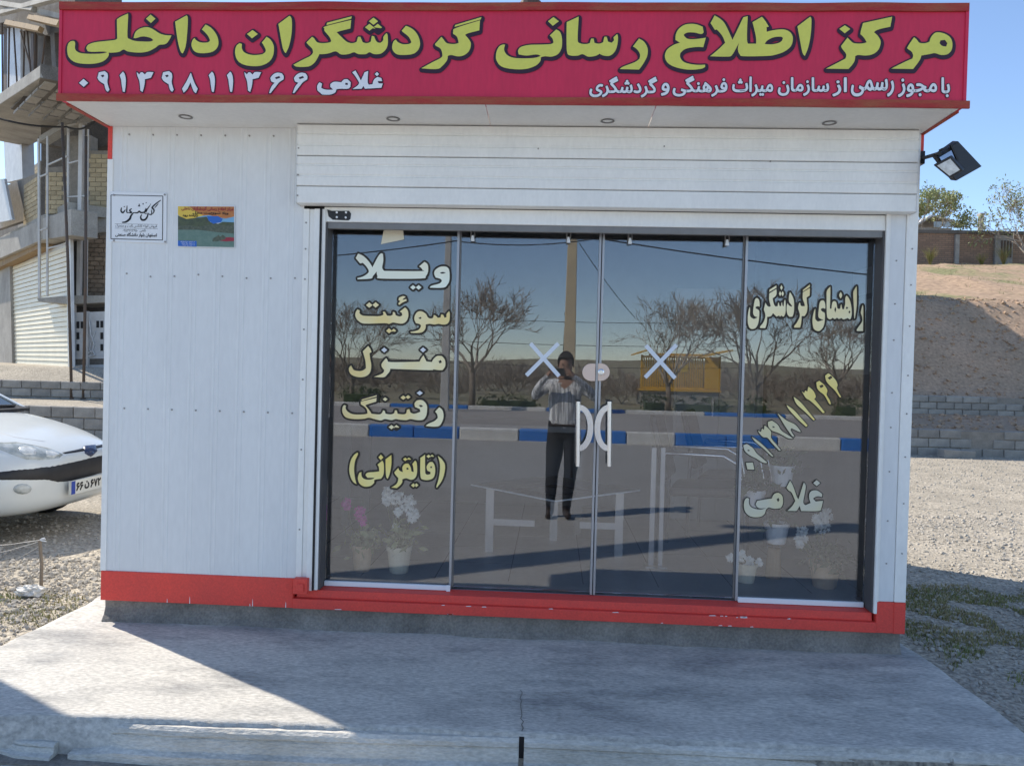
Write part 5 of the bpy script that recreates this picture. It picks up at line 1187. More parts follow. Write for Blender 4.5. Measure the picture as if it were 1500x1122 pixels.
def band(name, top, bot, m_, lift=.006, par=None, rows=4, cols=22, sc=2.805, oy0=540):
    def samp(P, t):
        P = [(x/sc, oy0+y/sc) for x, y in P]; L = [0]
        for a, b in zip(P, P[1:]): L.append(L[-1]+math.hypot(b[0]-a[0], b[1]-a[1]))
        s = t*L[-1]
        for i in range(len(P)-1):
            if s <= L[i+1] or i == len(P)-2:
                q = (s-L[i])/max(1e-6, L[i+1]-L[i]); return (P[i][0]+(P[i+1][0]-P[i][0])*q, P[i][1]+(P[i+1][1]-P[i][1])*q)
    g = MB(); last = None
    for j in range(rows+1):
        for i in range(cols+1):
            a, b = samp(top, i/cols), samp(bot, i/cols); t = j/rows; h, nn_ = on_car(a[0]+(b[0]-a[0])*t, a[1]+(b[1]-a[1])*t)
            if h is None: h, nn_ = last or (V((FC.x, FC.y, .5)), V((1, 0, 0)))
            if nn_.dot(ray(100, 680)) > 0: nn_ = -nn_
            last = (h, nn_); g.v.append(tuple(h+nn_*(lift if 0 < j < rows else -.003)))
    for j in range(rows):
        for i in range(cols): a = j*(cols+1)+i; g.f.append((a, a+1, a+cols+2, a+cols+1)); g.mi.append(0)
    return g.build(name, m_, par or car, smooth=True)
hl = decal('headlight', dens([(-60,300),(0,302),(60,300),(150,315),(220,330),(270,352),(250,370),(180,378),(110,376),(60,360),(0,335),(-60,318)]), 'lens', .006, crown=.012)
decal('reflector', dens([(70,325),(110,322),(150,335),(150,360),(100,362),(70,345)], k=2), 'lens_bright', .016, hl, .004); decal('reflector', dens([(180,340),(220,345),(245,355),(220,368),(185,366)], k=2), 'lens_bright', .014, hl, .003)
band('bumper_band', [(-60,428),(0,420),(60,412),(130,405),(200,395),(270,380),(340,365),(440,338)], [(-60,465),(0,461),(60,461),(140,463),(190,462),(235,474),(300,468),(440,430)], 'black_plastic')
band('grille_slit', [(255,343),(300,334),(340,324),(440,305)], [(268,351),(310,346),(345,341),(440,321)], 'black_plastic', rows=3, cols=10)
decal('fog_lamp', dens([(92+40*math.cos(t), 494+23*math.sin(t)) for t in np.linspace(0, 6.28, 13)[:-1]], k=1), 'lens', .008, crown=.006)
band('seam', [(0,262),(60,280),(130,290),(185,298)], [(0,265),(60,283),(130,293),(185,301)], 'gsteel', lift=.002, rows=2, cols=10)
# badge: blue shield with a rearing animal in silver
bd = decal('badge', dens([(340,320),(390,315),(397,342),(372,363),(348,350)], k=2), 'emblem_blue', .018)
band('badge_figure', [(356,326),(366,322),(378,322),(386,330)], [(352,340),(362,335),(372,338),(382,345)], 'steel', lift=.022, par=bd, rows=2, cols=5); band('badge_figure', [(360,338),(370,338),(380,341)], [(362,354),(371,350),(376,358)], 'steel', lift=.022, par=bd, rows=2, cols=4)
# licence plate: flat plate across the nose
pc = [on_car(100+i*52, 717-i*12)[0] for i in (0, 1)]
yv = (CM.to_3x3() @ V((0, 1, 0))); xv = (CM.to_3x3() @ V((1, 0, 0)))
PLX = .075; PZ0, PZ1 = .335, .445
def pl_pt(y, z, l=0.0): return CM @ V((PLX+l, y, z))
plate = MB().hexa([pl_pt(-.27, PZ0, -.02), pl_pt(.27, PZ0, -.02), pl_pt(.27, PZ0), pl_pt(-.27, PZ0), pl_pt(-.27, PZ1, -.02), pl_pt(.27, PZ1, -.02), pl_pt(.27, PZ1), pl_pt(-.27, PZ1)]).build('licence_plate', 'plate_white', car)
MB().hexa([pl_pt(-.268, PZ0+.003, .0005), pl_pt(-.215, PZ0+.003, .0005), pl_pt(-.215, PZ0+.003, .0015), pl_pt(-.268, PZ0+.003, .0015), pl_pt(-.268, PZ1-.003, .0005), pl_pt(-.215, PZ1-.003, .0005), pl_pt(-.215, PZ1-.003, .0015), pl_pt(-.268, PZ1-.003, .0015)]).build('plate_strip', 'plate_blue', plate)
def plate_text(s, y0, y1, shaped=False):
    vs, fs = text_fill(s, 0, shaped); segs = text_loops(s, shaped); a, b = min(v.x for v in vs), max(v.x for v in vs); c, d = min(v.y for v in vs), max(v.y for v in vs)
    fn = lambda v: (y0+(v.x-a)/(b-a)*(y1-y0), PZ0+.026+(v.y-c)/(d-c)*(PZ1-PZ0-.052))
    g = tents(MB(), [[fn(p), fn(q)] for p, q in segs], .0045, .0006, 0, closed=False, nc=7); g.v = [tuple(pl_pt(x, z, .0018-y)) for x, y, z in g.v]
    ch = MB(); ch.v = [tuple(pl_pt(*fn(v), .0022)) for v in vs]; ch.f = fs; ch.mi = [0]*len(fs); ch = ch.build('plate_character', 'black', plate); g.build('plate_character', 'black', plate)
for s_, a, b in (('۶', -.200, -.160), ('۶', -.150, -.110), ('ن', -.085, -.025), ('۶', .0, .04), ('۷', .052, .095), ('۲', .107, .145), ('۵', .185, .215), ('۲', .225, .255)): plate_text(s_, a, b)
MB().tube([cw(-.93, -.1, .985), cw(-.96, -.55, .995)], .012, 5).build('wiper', 'black_plastic', car); MB().tube([cw(-.92, .5, .985), cw(-.95, .05, .995)], .012, 5).build('wiper', 'black_plastic', car); MB().hexa([cw(-.86, -.62, .935), cw(-.86, .62, .935), cw(-.98, .62, .94), cw(-.98, -.62, .94), cw(-.86, -.62, .962), cw(-.86, .62, .962), cw(-.98, .62, .985), cw(-.98, -.62, .985)]).build('cowl', 'black_plastic', car)

# ================================================================ FENCE POST with wire, plastic bag, by the gravel
fpz = oz(60, 862, .12)
fpst = thing('fence_post', fpz, 'short thin stick post with wire tied at its top on the left gravel', 'post')
tp = oy(58, 791, fpz.y)
MB().tube([fpz+V((0, 0, -.05)), fpz.lerp(tp, .5)+V((.008, 0, 0)), tp], [.011, .010, .009], 7).build('stake', 'bark', fpst)
for (a, b) in (((58, 791), (-30, 800)), ((58, 793), (-30, 815)), ((58, 800), (-20, 840))):
    MB().tube([oy(*a, fpz.y), oy((a[0]+b[0])/2, (a[1]+b[1])/2+2, fpz.y+.05), oy(*b, fpz.y+.1)], .0016, 5).build('wire', 'gsteel', fpst)
for dx, dz in ((.045, .006), (.05, -.002), (.04, .012)): MB().tube([tp, tp+V((dx*.5, -.01, dz)), tp+V((dx, -.012, dz*1.5))], .0025, 5).build('wire_end', 'alu_white', fpst)
bgp = oz(45, 872, .13); g = MB(); n = 16
for j in range(n+1):
    for i in range(n+4):
        th, ph = math.pi*j/n, 2*math.pi*i/(n+4); r_ = 1+.45*noise.noise(V((math.cos(ph)*2.6, math.sin(ph)*2.6, th*2.4)))+.25*noise.noise(V((math.cos(ph)*6, math.sin(ph)*6, th*5))); g.v.append((bgp.x+.075*r_*math.sin(th)*math.cos(ph), bgp.y+.05*r_*math.sin(th)*math.sin(ph), .155+.032*r_*math.cos(th)))
for j in range(n):
    for i in range(n+4): a = j*(n+4)+i; b = j*(n+4)+(i+1) % (n+4); g.f.append((a, b, b+n+4, a+n+4)); g.mi.append(0)
g.build('plastic_bag', 'bag', smooth=False, label='crumpled white plastic bag at the foot of the stick post', cat='bag')

# ================================================================ INSIDE THE KIOSK
FZ = .393
def pot(name, label, u, vr, vb, wpx, yy, m_, group, z=None, cat='flowerpot'):
    p = oy(u, vb, yy); zz0 = FZ if z is None else p.z; h = oy(u, vr, yy).z-p.z; r_ = wpx/FPX*(yy-CAM.y)/2
    t = thing(name, (p.x, yy, zz0), label, cat, group)
    MB().lathe([(.001, 0), (r_*.70, 0), (r_*.74, .01), (r_*.93, h*.8), (r_*.95, h*.82), (r_*1.0, h*.83), (r_*1.02, h), (r_*.95, h), (r_*.9, h*.88), (.001, h*.86)], (p.x, yy, zz0), 20).build('pot', m_, t, smooth=False)
    MB().lathe([(.001, h*.885), (r_*.9, h*.875)], (p.x, yy, zz0), 16).build('soil', 'soil', t)
    return t, V((p.x, yy, zz0+h*.9))
def cluster(t, c, r_, n, m_, sz=.0135):
    g = MB()
    for k in range(n):
        d = V((random.gauss(0, 1), random.gauss(0, 1), random.gauss(0, 1))).normalized()*r_*random.random()**.4; d.z *= 1.25; q = c+d; a = random.uniform(0, 6)
        nn_ = V((random.gauss(0, 1), -1.2, random.gauss(0, .8))).normalized(); e = nn_.cross(V((0, 0, 1))).normalized(); f_ = nn_.cross(e)
        i0 = len(g.v); g.v.append(tuple(q+nn_*sz*.3))
        for j in range(5):
            for (rr_, da) in ((sz*.55, -.5), (sz, 0)): t_ = a+j*1.257+da; g.v.append(tuple(q+(e*math.cos(t_)+f_*math.sin(t_))*rr_))
        for j in range(10): g.f.append((i0, i0+1+j, i0+1+(j+1) % 10)); g.mi.append(0)
    g.build('blossom', m_, t, kind='stuff')
def stem(t, a, b, m_='leaf'):
    mid = a.lerp(b, .5)+V((random.uniform(-.02, .02), random.uniform(-.02, .02), 0)); MB().tube([a, mid, b], [.0032, .0026, .002], 5).build('stem', m_, t)
def leaves(t, c, r_, n, m_='leaf', size=.03):
    link('foliage', leaf_mass([(c, V((0, 0, 1)))], n, r_, size, m_), t)
t, b = pot('flowerpot', 'tan flowerpot with pink blossoms behind the left pane', 530, 808, 846, 32, .42, 'pot_tan', 'flowerpots behind the glass')
for (u, v, r_) in ((508, 738, .026), (527, 752, .032), (532, 763, .02)): c = oy(u, v, .42); stem(t, b, c); cluster(t, c, r_, 45, 'fl_pink')
leaves(t, b+V((.01, 0, .05)), .05, 110, 'leaf_pale')
t, b = pot('flowerpot', 'cream flowerpot with tall white blossoms behind the left pane', 584, 809, 848, 38, .42, 'pot_cream', 'flowerpots behind the glass')
for (u, v, r_) in ((568, 722, .03), (582, 731, .036), (598, 737, .04), (605, 755, .034), (583, 750, .018), (580, 773, .016), (566, 733, .022)): c = oy(u, v, .42); stem(t, b, c); cluster(t, c, r_, 50, 'fl_white')
leaves(t, b+V((.01, 0, .06)), .05, 130, 'leaf_pale')
t, b = pot('flowerpot', 'tan flowerpot with white blossoms on the floor behind the right pane', 1207, 836, 873, 44, .46, 'pot_tan', 'flowerpots behind the glass')
for (u, v, r_) in ((1175, 784, .04), (1205, 768, .042), (1210, 755, .03), (1196, 760, .02), (1172, 795, .02)): c = oy(u, v, .46); stem(t, b, c); cluster(t, c, r_, 60, 'fl_white')
leaves(t, b+V((0, 0, .05)), .06, 120, 'leaf_dark')
t, b = pot('flowerpot', 'cream flowerpot with small white flowers beside the door edge', 1092, 838, 866, 32, .50, 'pot_cream', 'flowerpots behind the glass')
for (u, v, r_) in ((1070, 816, .02), (1086, 814, .026), (1098, 822, .022), (1112, 824, .016), (1091, 832, .018)): c = oy(u, v, .50); stem(t, b, c); cluster(t, c, r_, 30, 'fl_white')
# plant stand with three white pots
sx = oy(1132, 860, .62); stn = thing('plant_stand', (sx.x, .62, FZ), 'slim dark stand carrying white plant pots behind the right pane', 'stand')
top_ = oy(1134, 700, .62); MB().tube([(sx.x, .62, FZ), (sx.x, .62, top_.z)], .012, 8).build('post', 'rust', stn); MB().tube([(sx.x, .62, FZ), (sx.x, .62, FZ+.17)], [.045, .035], 10).build('foot', 'wood', stn)
for (u, vr, vb, wpx, lb_, lv) in ((1145, 681, 711, 35, 'topmost white pot on the plant stand, with trailing dark leaves', 90), (1104, 717, 746, 32, 'white pot with two dark spots at the left of the plant stand', 90), (1137, 765, 795, 36, 'lowest white pot on the plant stand, with thin leaves', 50)):
    t, b = pot('plant_pot', lb_, u, vr, vb, wpx, .58, 'pot_white', 'white pots on the plant stand', z=1, cat='plant pot')
    q = t.location; MB().tube([(sx.x, .62, q.z-.006), (q.x, .60, q.z-.006)], .006, 6).lathe([(.001, -.012), (.045, -.012), (.05, -.001), (.001, -.001)], q, 14).build('bracket', 'rust', stn)
    leaves(t, b+V((0, 0, .04)), .05, lv, 'leaf_dark', .035)
    if '1104' and u == 1104:
        for du in (3, 8): c = oy(u+du, 734, .58-.048); MB().lathe([(.006, 0), (.0002, -.001)], c, 10, axis='y').build('spot', 'black', t)
# low table with a glass top set corner-on, on square metal legs
tc_ = oz(815, 716, .80); tb = thing('coffee_table', (tc_.x, .95, FZ), 'low glass table with square metal legs inside the doors', 'table')
cx, cy, R_ = .03, 1.0, .52
dm = [(cx, cy-R_), (cx+R_, cy), (cx, cy+R_), (cx-R_, cy)]
MB().prism([(x, y, .80) for x, y in dm], (0, 0, .010)).build('glass_top', M['table_glass'], tb)
g = MB()
for k in range(4): a, b = dm[k], dm[(k+1) % 4]; g.beam((a[0], a[1], .805), (b[0], b[1], .805), .014, .008, (0, 0, 1))
g.build('top_edge', 'alu_white', tb, kind='stuff')
link('frosted_pattern', stones('frosted_pattern', [(-.28, .34, .62, .95, 1)], 1, .004, .01, 'alu_white', lambda a, b: .815) if False else MB().prism([(cx, cy-.34, .8115), (cx+.2, cy-.14, .8115), (cx, cy-.06, .8115), (cx-.2, cy-.14, .8115)], (0, 0, .0006)).mesh('frosted_pattern', 'alu_dull'), tb)
for (x, y) in ((cx-.40, cy), (cx+.40, cy), (cx, cy+.4)): MB().box(x-.025, x+.025, y-.025, y+.025, FZ, .799).build('leg', 'alu', tb)
MB().box(cx-.375, cx-.12, cy-.02, cy+.02, .56, .60).build('crossbar', 'alu', tb); MB().box(cx+.16, cx+.375, cy-.02, cy+.02, .56, .60).build('crossbar', 'alu', tb)
# visitor chairs: chrome tube frame, dark seat
def chair(label, x, y, rz):
    t = thing('visitor_chair', (x, y, FZ), label, 'chair', 'visitor chairs'); R3 = Matrix.Translation((x, y, FZ)) @ Matrix.Rotation(rz, 4, 'Z'); w3 = lambda *p: R3 @ V(p)
    for s in (-.24, .24):
        MB().tube([w3(s, -.26, .0), w3(s, -.25, .40), w3(s, -.21, .60), w3(s, -.12, .65), w3(s, .22, .65), w3(s, .25, .60), w3(s, .26, 0)], .013, 8).build('side_frame', 'steel', t, smooth=True)
    MB().box(-.01, .01, 0, .01, 0, .01) if False else None
    g = MB(); g.hexa([w3(-.22, -.24, .40), w3(.22, -.24, .40), w3(.22, .2, .38), w3(-.22, .2, .38), w3(-.22, -.24, .46), w3(.22, -.24, .46), w3(.22, .2, .44), w3(-.22, .2, .44)]); g.build('seat', 'black_plastic', t, bev=.02)
    g = MB(); g.hexa([w3(-.22, .20, .48), w3(.22, .20, .48), w3(.22, .25, .48), w3(-.22, .25, .48), w3(-.21, .30, .88), w3(.21, .30, .88), w3(.21, .34, .88), w3(-.21, .34, .88)]); g.build('backrest', 'black_plastic', t, bev=.02)
    MB().tube([w3(-.24, .25, .44), w3(.24, .25, .44)], .011, 6).build('stretcher', 'steel', t)
chair('chrome tube visitor chair nearest the right door', .98, 1.15, math.radians(75)); chair('chrome tube visitor chair behind the plant stand', 1.28, 1.75, math.radians(70))
ds = thing('desk', (-.75, 1.9, FZ), 'dark office desk with metal legs at the back of the kiosk', 'desk'); MB().box(-1.5, .25, 1.6, 2.3, 1.10, 1.14).build('top', 'inwall', ds)
for x in (-1.45, .20):
    for y in (1.64, 2.26): MB().box(x-.025, x+.025, y-.025, y+.025, FZ, 1.099).build('leg', 'inwall', ds)
MB().box(-1.4, .15, 2.2, 2.22, .6, 1.05).build('modesty_panel', 'inwall', ds)
for u0, u1, v0, v1, yy, lb_ in ((952, 962, 656, 750, .75, 'left one of two white posts standing behind the right door'), (966, 975, 656, 750, .75, 'right one of two white posts standing behind the right door')):
    a, b = oy(u0, v1, yy), oy(u1, v0, yy); st = thing('display_post', (a.x, yy, FZ), lb_, 'post', 'white posts behind the door'); MB().box(a.x, b.x, yy, yy+.03, FZ+.012, b.z).build('shaft', 'alu', st); MB().box(a.x-.02, b.x+.02, yy-.04, yy+.07, FZ, FZ+.012).build('base', 'alu', st)
cb = thing('cabinet', (1.35, 2.5, FZ), 'tall pale cabinet with two doors at the back right of the kiosk', 'cabinet'); MB().box(.95, 1.64, 2.35, 2.78, FZ, 2.2).build('case', 'incab', cb)
for x0, x1 in ((.97, 1.29), (1.30, 1.62)): d_ = MB().box(x0, x1, 2.33, 2.349, FZ+.05, 2.17).build('door', 'incab', cb); MB().box(x0+.27, x0+.285, 2.31, 2.33, 1.2, 1.35).build('handle', 'steel', d_)
pn = thing('notice_sheet', (1.60, .6, 1.6), 'pale printed sheets on the inner wall beside the right pane', 'notice')
for z0, z1, y0 in ((1.55, 1.95, .32), (1.98, 2.12, .34)): MB().box(1.661, 1.6625, y0, y0+.28, z0, z1).build('sheet', 'incab', pn)

# ================================================================ ACROSS THE ROAD (seen mirrored in the glass)
# bare street trees
treeA, _ = bare_tree('bare_tree', 'bare round-crowned street tree mirrored in the left door', 'tree', h=4.4, trunk=1.35, r_=.11, depth=5, spread=.62, seed=21, group='bare street trees', kids=(3, 3), lim=.011)
treeB, _ = bare_tree('bare_tree', 'wide bare street tree mirrored behind the yellow stall', 'tree', h=4.9, trunk=1.0, r_=.12, depth=5, spread=.66, seed=33, group='bare street trees', kids=(3, 3), lim=.011)
def at(t, u, vb, s=1, Y=None):
    p = ryz(u, vb, .03) if Y is None else ryy(u, vb, Y); t.location = (p.x, p.y, T(p.x, p.y) if p.y < -22.2 else .03); t.scale = (s,)*3
at(treeA, 690, 602, 1.05); at(treeB, 978, 600, 1.0, Y=-29)
for (src, u, Y, s, rz, lb_) in ((treeB, 515, -27, .85, 1.2, 'bare tree mirrored behind the lettering at the left edge'), (treeB, 1105, -25.5, 1.0, 2.4, 'bare tree mirrored left of the phone number'), (treeA, 1225, -32, 1.0, .7, 'bare tree mirrored at the right edge of the glass')):
    p = ryy(u, 600, Y); copy_tree(src, (p.x, Y, T(p.x, Y)), rz, s, lb_)
# dense bare scrub behind, one brown mass
random.seed(41); tg = MB(); tips = []
for k in range(4):
    a = k*1.6; branch(tg, V((0, 0, .05)), V((math.cos(a)*.8, math.sin(a)*.8, .8)).normalized(), .75, .03, 4, .75, 0, 4, 0, .012, tips, (3, 4))
bv = np.array(tg.v); bf = np.array([f for f in tg.f if len(f) == 4]); vs = []; fs = []
spots = [(u, random.uniform(-34, -64)) for u in range(440, 1330, 10)]
for k, (u, Y) in enumerate(spots):
    p = ryy(u, 590, Y); th = random.uniform(0, 6.28); sc = random.uniform(.55, 1.05)*(-Y/42)**.7; c, d = math.cos(th)*sc, math.sin(th)*sc
    vs.append(np.stack([bv[:, 0]*c-bv[:, 1]*d+p.x, bv[:, 0]*d+bv[:, 1]*c+Y, bv[:, 2]*sc*1.05+T(p.x, Y)-.05], -1)); fs.append(bf+k*len(bv))
m = bpy.data.meshes.new('scrub'); m.from_pydata(np.concatenate(vs).tolist(), [], np.concatenate(fs).tolist()); m.materials.append(M['twig'])
print('SCRUB', len(bf), len(spots)*len(bf))
link('scrub', m, kind='stuff', label='brown mass of bare scrub mirrored behind the street trees', cat='scrub')
# hedges
def hedge(label, u0, u1, Y, h, d=1.0, m_='leaf_dark'):
    a, b = ryy(u0, 600, Y), ryy(u1, 600, Y); t = thing('hedge', ((a.x+b.x)/2, Y, T(0, Y)), label, 'hedge', 'clipped hedges'); L_ = b.x-a.x; pts = []
    for k in range(int(L_*h*90)):
        x = random.uniform(a.x, b.x); e = 1-.25*abs(2*(x-a.x)/L_-1)**3; th = random.uniform(0, math.pi); rr = random.uniform(.75, 1)**.5
        pts.append((V((x, Y+math.cos(th)*d*.5*rr, T(x, Y)+math.sin(th)*h*e*rr*(1+.08*noise.noise(V((x*2, Y, 1)))))), V((0, 0, 1))))
    link('foliage', leaf_mass(pts, 5, .06, .055, m_), t)
    MB().box(a.x+.15, b.x-.15, Y-d*.3, Y+d*.3, T(0, Y), T(0, Y)+h*.62).build('inner_twigs', 'leaf_dark', t)
hedge('clipped dark hedge mirrored left under the yellow stall', 938, 978, -23.5, .85); hedge('long clipped dark hedge mirrored right under the yellow stall', 984, 1068, -23.6, .80); hedge('clipped hedge mirrored behind the lowest number digits', 1090, 1125, -23.8, .85)
hedge('short round hedge mirrored near the right jamb', 1222, 1255, -24, .9); hedge('low hedge mirrored behind the left lettering', 500, 560, -25, .8); hedge('low hedge mirrored behind the bare round tree', 700, 790, -25.5, .6, m_='leaf')
# utility poles
def upole(label, u, Y, w_px, h, m_='polec'):
    p = ryy(u, 600, Y); r_ = w_px/FPX*(2*YG-Y-CAM.y)/2; t = thing('utility_pole', (p.x, Y, 0), label, 'pole', 'utility poles across the road')
    MB().hexa([(p.x-r_*1.15, Y-r_, 0), (p.x+r_*1.15, Y-r_, 0), (p.x+r_*1.15, Y+r_, 0), (p.x-r_*1.15, Y+r_, 0), (p.x-r_*.62, Y-r_*.6, h), (p.x+r_*.62, Y-r_*.6, h), (p.x+r_*.62, Y+r_*.6, h), (p.x-r_*.62, Y+r_*.6, h)]).build('shaft', m_, t, bev=.02)
    MB().box(p.x-.9, p.x+.9, Y-.06, Y+.06, h-.75, h-.63).build('crossarm', 'rust', t)
    for dx in (-.8, 0, .8): MB().lathe([(.035, 0), (.05, .05), (.03, .1), (.001, .13)], (p.x+dx, Y, h-.63), 8).build('insulator', 'pot_white', t)
    return p.x, Y, h
P1 = upole('yellowish concrete utility pole mirrored right behind the photographer', 832, -21.0, 17, 8.5)
P2 = upole('pale concrete utility pole mirrored near the left door edge', 651, -20.5, 11, 8.2, 'pole_pale')
rp = thing('utility_pole', (-4.12, .15, .1), 'concrete roadside pole just left of the frame, its shadow crossing the kerb', 'pole')
MB().hexa([(-4.34, 0, 0), (-3.92, 0, 0), (-3.92, .36, 0), (-4.34, .36, 0), (-4.26, .06, 8.6), (-4.0, .06, 8.6), (-4.0, .3, 8.6), (-4.26, .3, 8.6)]).build('shaft', 'pole_pale', rp, bev=.02); MB().box(-5.0, -3.2, .12, .24, 7.9, 8.02).build('crossarm', 'rust', rp)
pst = ryy(822, 600, -22.8); tq = thing('sign_post', (pst.x, -22.8, 0), 'thin dark post mirrored just left of the yellowish pole', 'post'); MB().tube([(pst.x, -22.8, -.05), (pst.x+.1, -22.8, 3.5)], .06, 7).build('shaft', 'rust', tq); MB().tube([(pst.x+.1, -22.8, 3.48), (pst.x+.1, -22.8, 3.55)], .075, 7).build('cap', 'rust', tq)
# cables: each strung between points, sagging
def cable(label, a, b, sag, r_=.02):
    pts = []
    for k in range(25): t = k/24; p = V(a).lerp(V(b), t); p.z -= sag*4*t*(1-t); pts.append(p)
    MB().tube(pts, r_, 5).build('power_cable', 'cable', label=label, cat='cable', group='overhead cables')
ya = -14.0
A0, A1 = ryy(470, 369, ya), ryy(668, 353, ya); B0, B1 = ryy(876, 349, ya), ryy(1300, 392, ya)
cable('black overhead cable mirrored above the left lettering', A0+(A0-A1)*2.2+V((0, 0, .4)), A1, .28, .014); cable('black overhead cable mirrored across the right door and pane', B0, B1+(B1-B0)*1.2+V((0, 0, .1)), .25, .016)
cable('thin overhead cable mirrored between the two poles', A1, B0, .12, .013)
cable('steep stay wire mirrored beside the yellowish pole', ryy(848, 355, -21), ryy(930, 465, -24), .1, .012)
for k, v in enumerate((462, 496, 528)):
    a, b = ryy(560, v-3, -27), ryy(1100, v+11, -27); cable(('upper', 'middle', 'lower')[k]+' fine wire strung level across the mirrored trees', a, b, .15, .011)
for a_, b_, lb_ in (((-40, 160), (98, 186), 'dark cable sagging under the balcony slab at the left'), ((98, 186), (142, 175), 'short dark cable from the steel frame to the kiosk')):
    cable(lb_, oy(*a_, 12.6), oy(*b_, 12.6 if b_[0] < 120 else 12.2), .12, .022)
# yellow slatted stall
ys0, ys1 = ryy(938, 572, -34), ryy(1055, 572, -34); yst = thing('market_stall', ((ys0.x+ys1.x)/2, -34, .1), 'yellow slatted wooden stall mirrored in the right door', 'stall')
zb1 = ryy(1000, 571, -34).z; zt1 = ryy(1000, 521, -34).z; x0, x1 = ys0.x, ys1.x; dpt = 2.2
MB().box(x0+.05, x1-.05, -34-dpt+.05, -34.05, T(0, -34)-.1, zb1-.08).build('base', 'bconc', yst); MB().box(x0-.05, x1+.05, -34-dpt, -33.95, zb1-.079, zb1).build('deck', 'stall_yellow', yst)
for x in (x0, x1-.09): MB().box(x, x+.09, -34.09, -34.0, zb1, zt1).build('post', 'stall_yellow', yst)
for z in (zb1+.02, zt1-.12): MB().box(x0+.09, x1-.09, -34.07, -34.02, z, z+.08).build('rail', 'stall_yellow', yst)
n = 26; slm = MB().box(0, .055, 0, .03, zb1+.1, zt1-.12).mesh('slat', 'stall_yellow')
for k in range(n): link('slat', slm, yst, loc=(x0+.12+(x1-x0-.9)*k/n, -34.055, 0))
MB().box(x1-.75, x1-.09, -34.06, -34.0, zb1+.1, zt1-.12).build('panel', 'stall_yellow', yst); MB().box(x0+1.9, x0+2.25, -34.04, -33.99, zb1+.85, zb1+1.2).build('board', 'po_y', yst)
for a_, b_, dz in ((x0-.25, x0+.45, .25), (x1-.6, x1+.5, .28)): MB().hexa([(a_, -34.3-dpt, zt1), (b_, -34.3-dpt, zt1+dz), (b_, -33.7, zt1+dz), (a_, -33.7, zt1), (a_, -34.3-dpt, zt1+.06), (b_, -34.3-dpt, zt1+dz+.06), (b_, -33.7, zt1+dz+.06), (a_, -33.7, zt1+.06)]).build('roof_board', 'stall_yellow', yst)
rm = MB().box(0, .05, -dpt, 0, 0, .07).mesh('rafter', 'stall_yellow')
for k in range(18): link('rafter', rm, yst, loc=(x0+.6+(x1-x0-1.4)*k/18, -33.8, zt1+.02))


# ================================================================ PHOTOGRAPHER with phone, standing on the road
PX, PY = .13, -4.12
def skinned(name, joints, bones, mats, bonemat, parent=None, sub=2, **k):
    me = bpy.data.meshes.new(name); idx = {n: i for i, n in enumerate(joints)}
    me.from_pydata([joints[n][0] for n in joints], [(idx[a], idx[b]) for a, b in bones], [])
    o = bpy.data.objects.new(name, me); COL.objects.link(o); sk = o.modifiers.new('skin', 'SKIN'); sk.use_smooth_shade = True
    for n, i in idx.items(): r_ = joints[n][1]; me.skin_vertices[0].data[i].radius = r_ if hasattr(r_, '__len__') else (r_, r_)
    for d in me.skin_vertices[0].data: d.use_root = False
    me.skin_vertices[0].data[0].use_root = True
    sb_ = o.modifiers.new('sub', 'SUBSURF'); sb_.levels = sub; sb_.render_levels = sub
    bpy.context.view_layer.update(); m2 = bpy.data.meshes.new_from_object(o.evaluated_get(bpy.context.evaluated_depsgraph_get())); bpy.data.objects.remove(o)
    for q in mats: m2.materials.append(M[q])
    segs = [(V(joints[a][0]), V(joints[b][0]), bonemat(a, b)) for a, b in bones]
    for p in m2.polygons:
        c = p.center; best = 9
        for a, b, mi in segs:
            t = max(0, min(1, (c-a).dot(b-a)/max(1e-9, (b-a).length_squared))); d = (a+(b-a)*t-c).length
            if d < best: best = d; p.material_index = mi
        p.use_smooth = True
    m2.name = name; return link(name, m2, parent, **k)
J = {'pelvis': ((PX, PY-.02, .93), (.165, .12)), 'waist': ((PX, PY-.02, 1.06), (.168, .125)), 'chest': ((PX, PY-.03, 1.24), (.19, .13)), 'upchest': ((PX, PY-.03, 1.36), (.17, .11)), 'neck': ((PX, PY-.02, 1.45), (.058, .058)), 'head0': ((PX, PY+.0, 1.53), (.07, .08)), 'head1': ((PX, PY+.0, 1.61), (.078, .095)), 'head2': ((PX, PY-.005, 1.68), (.06, .075))}
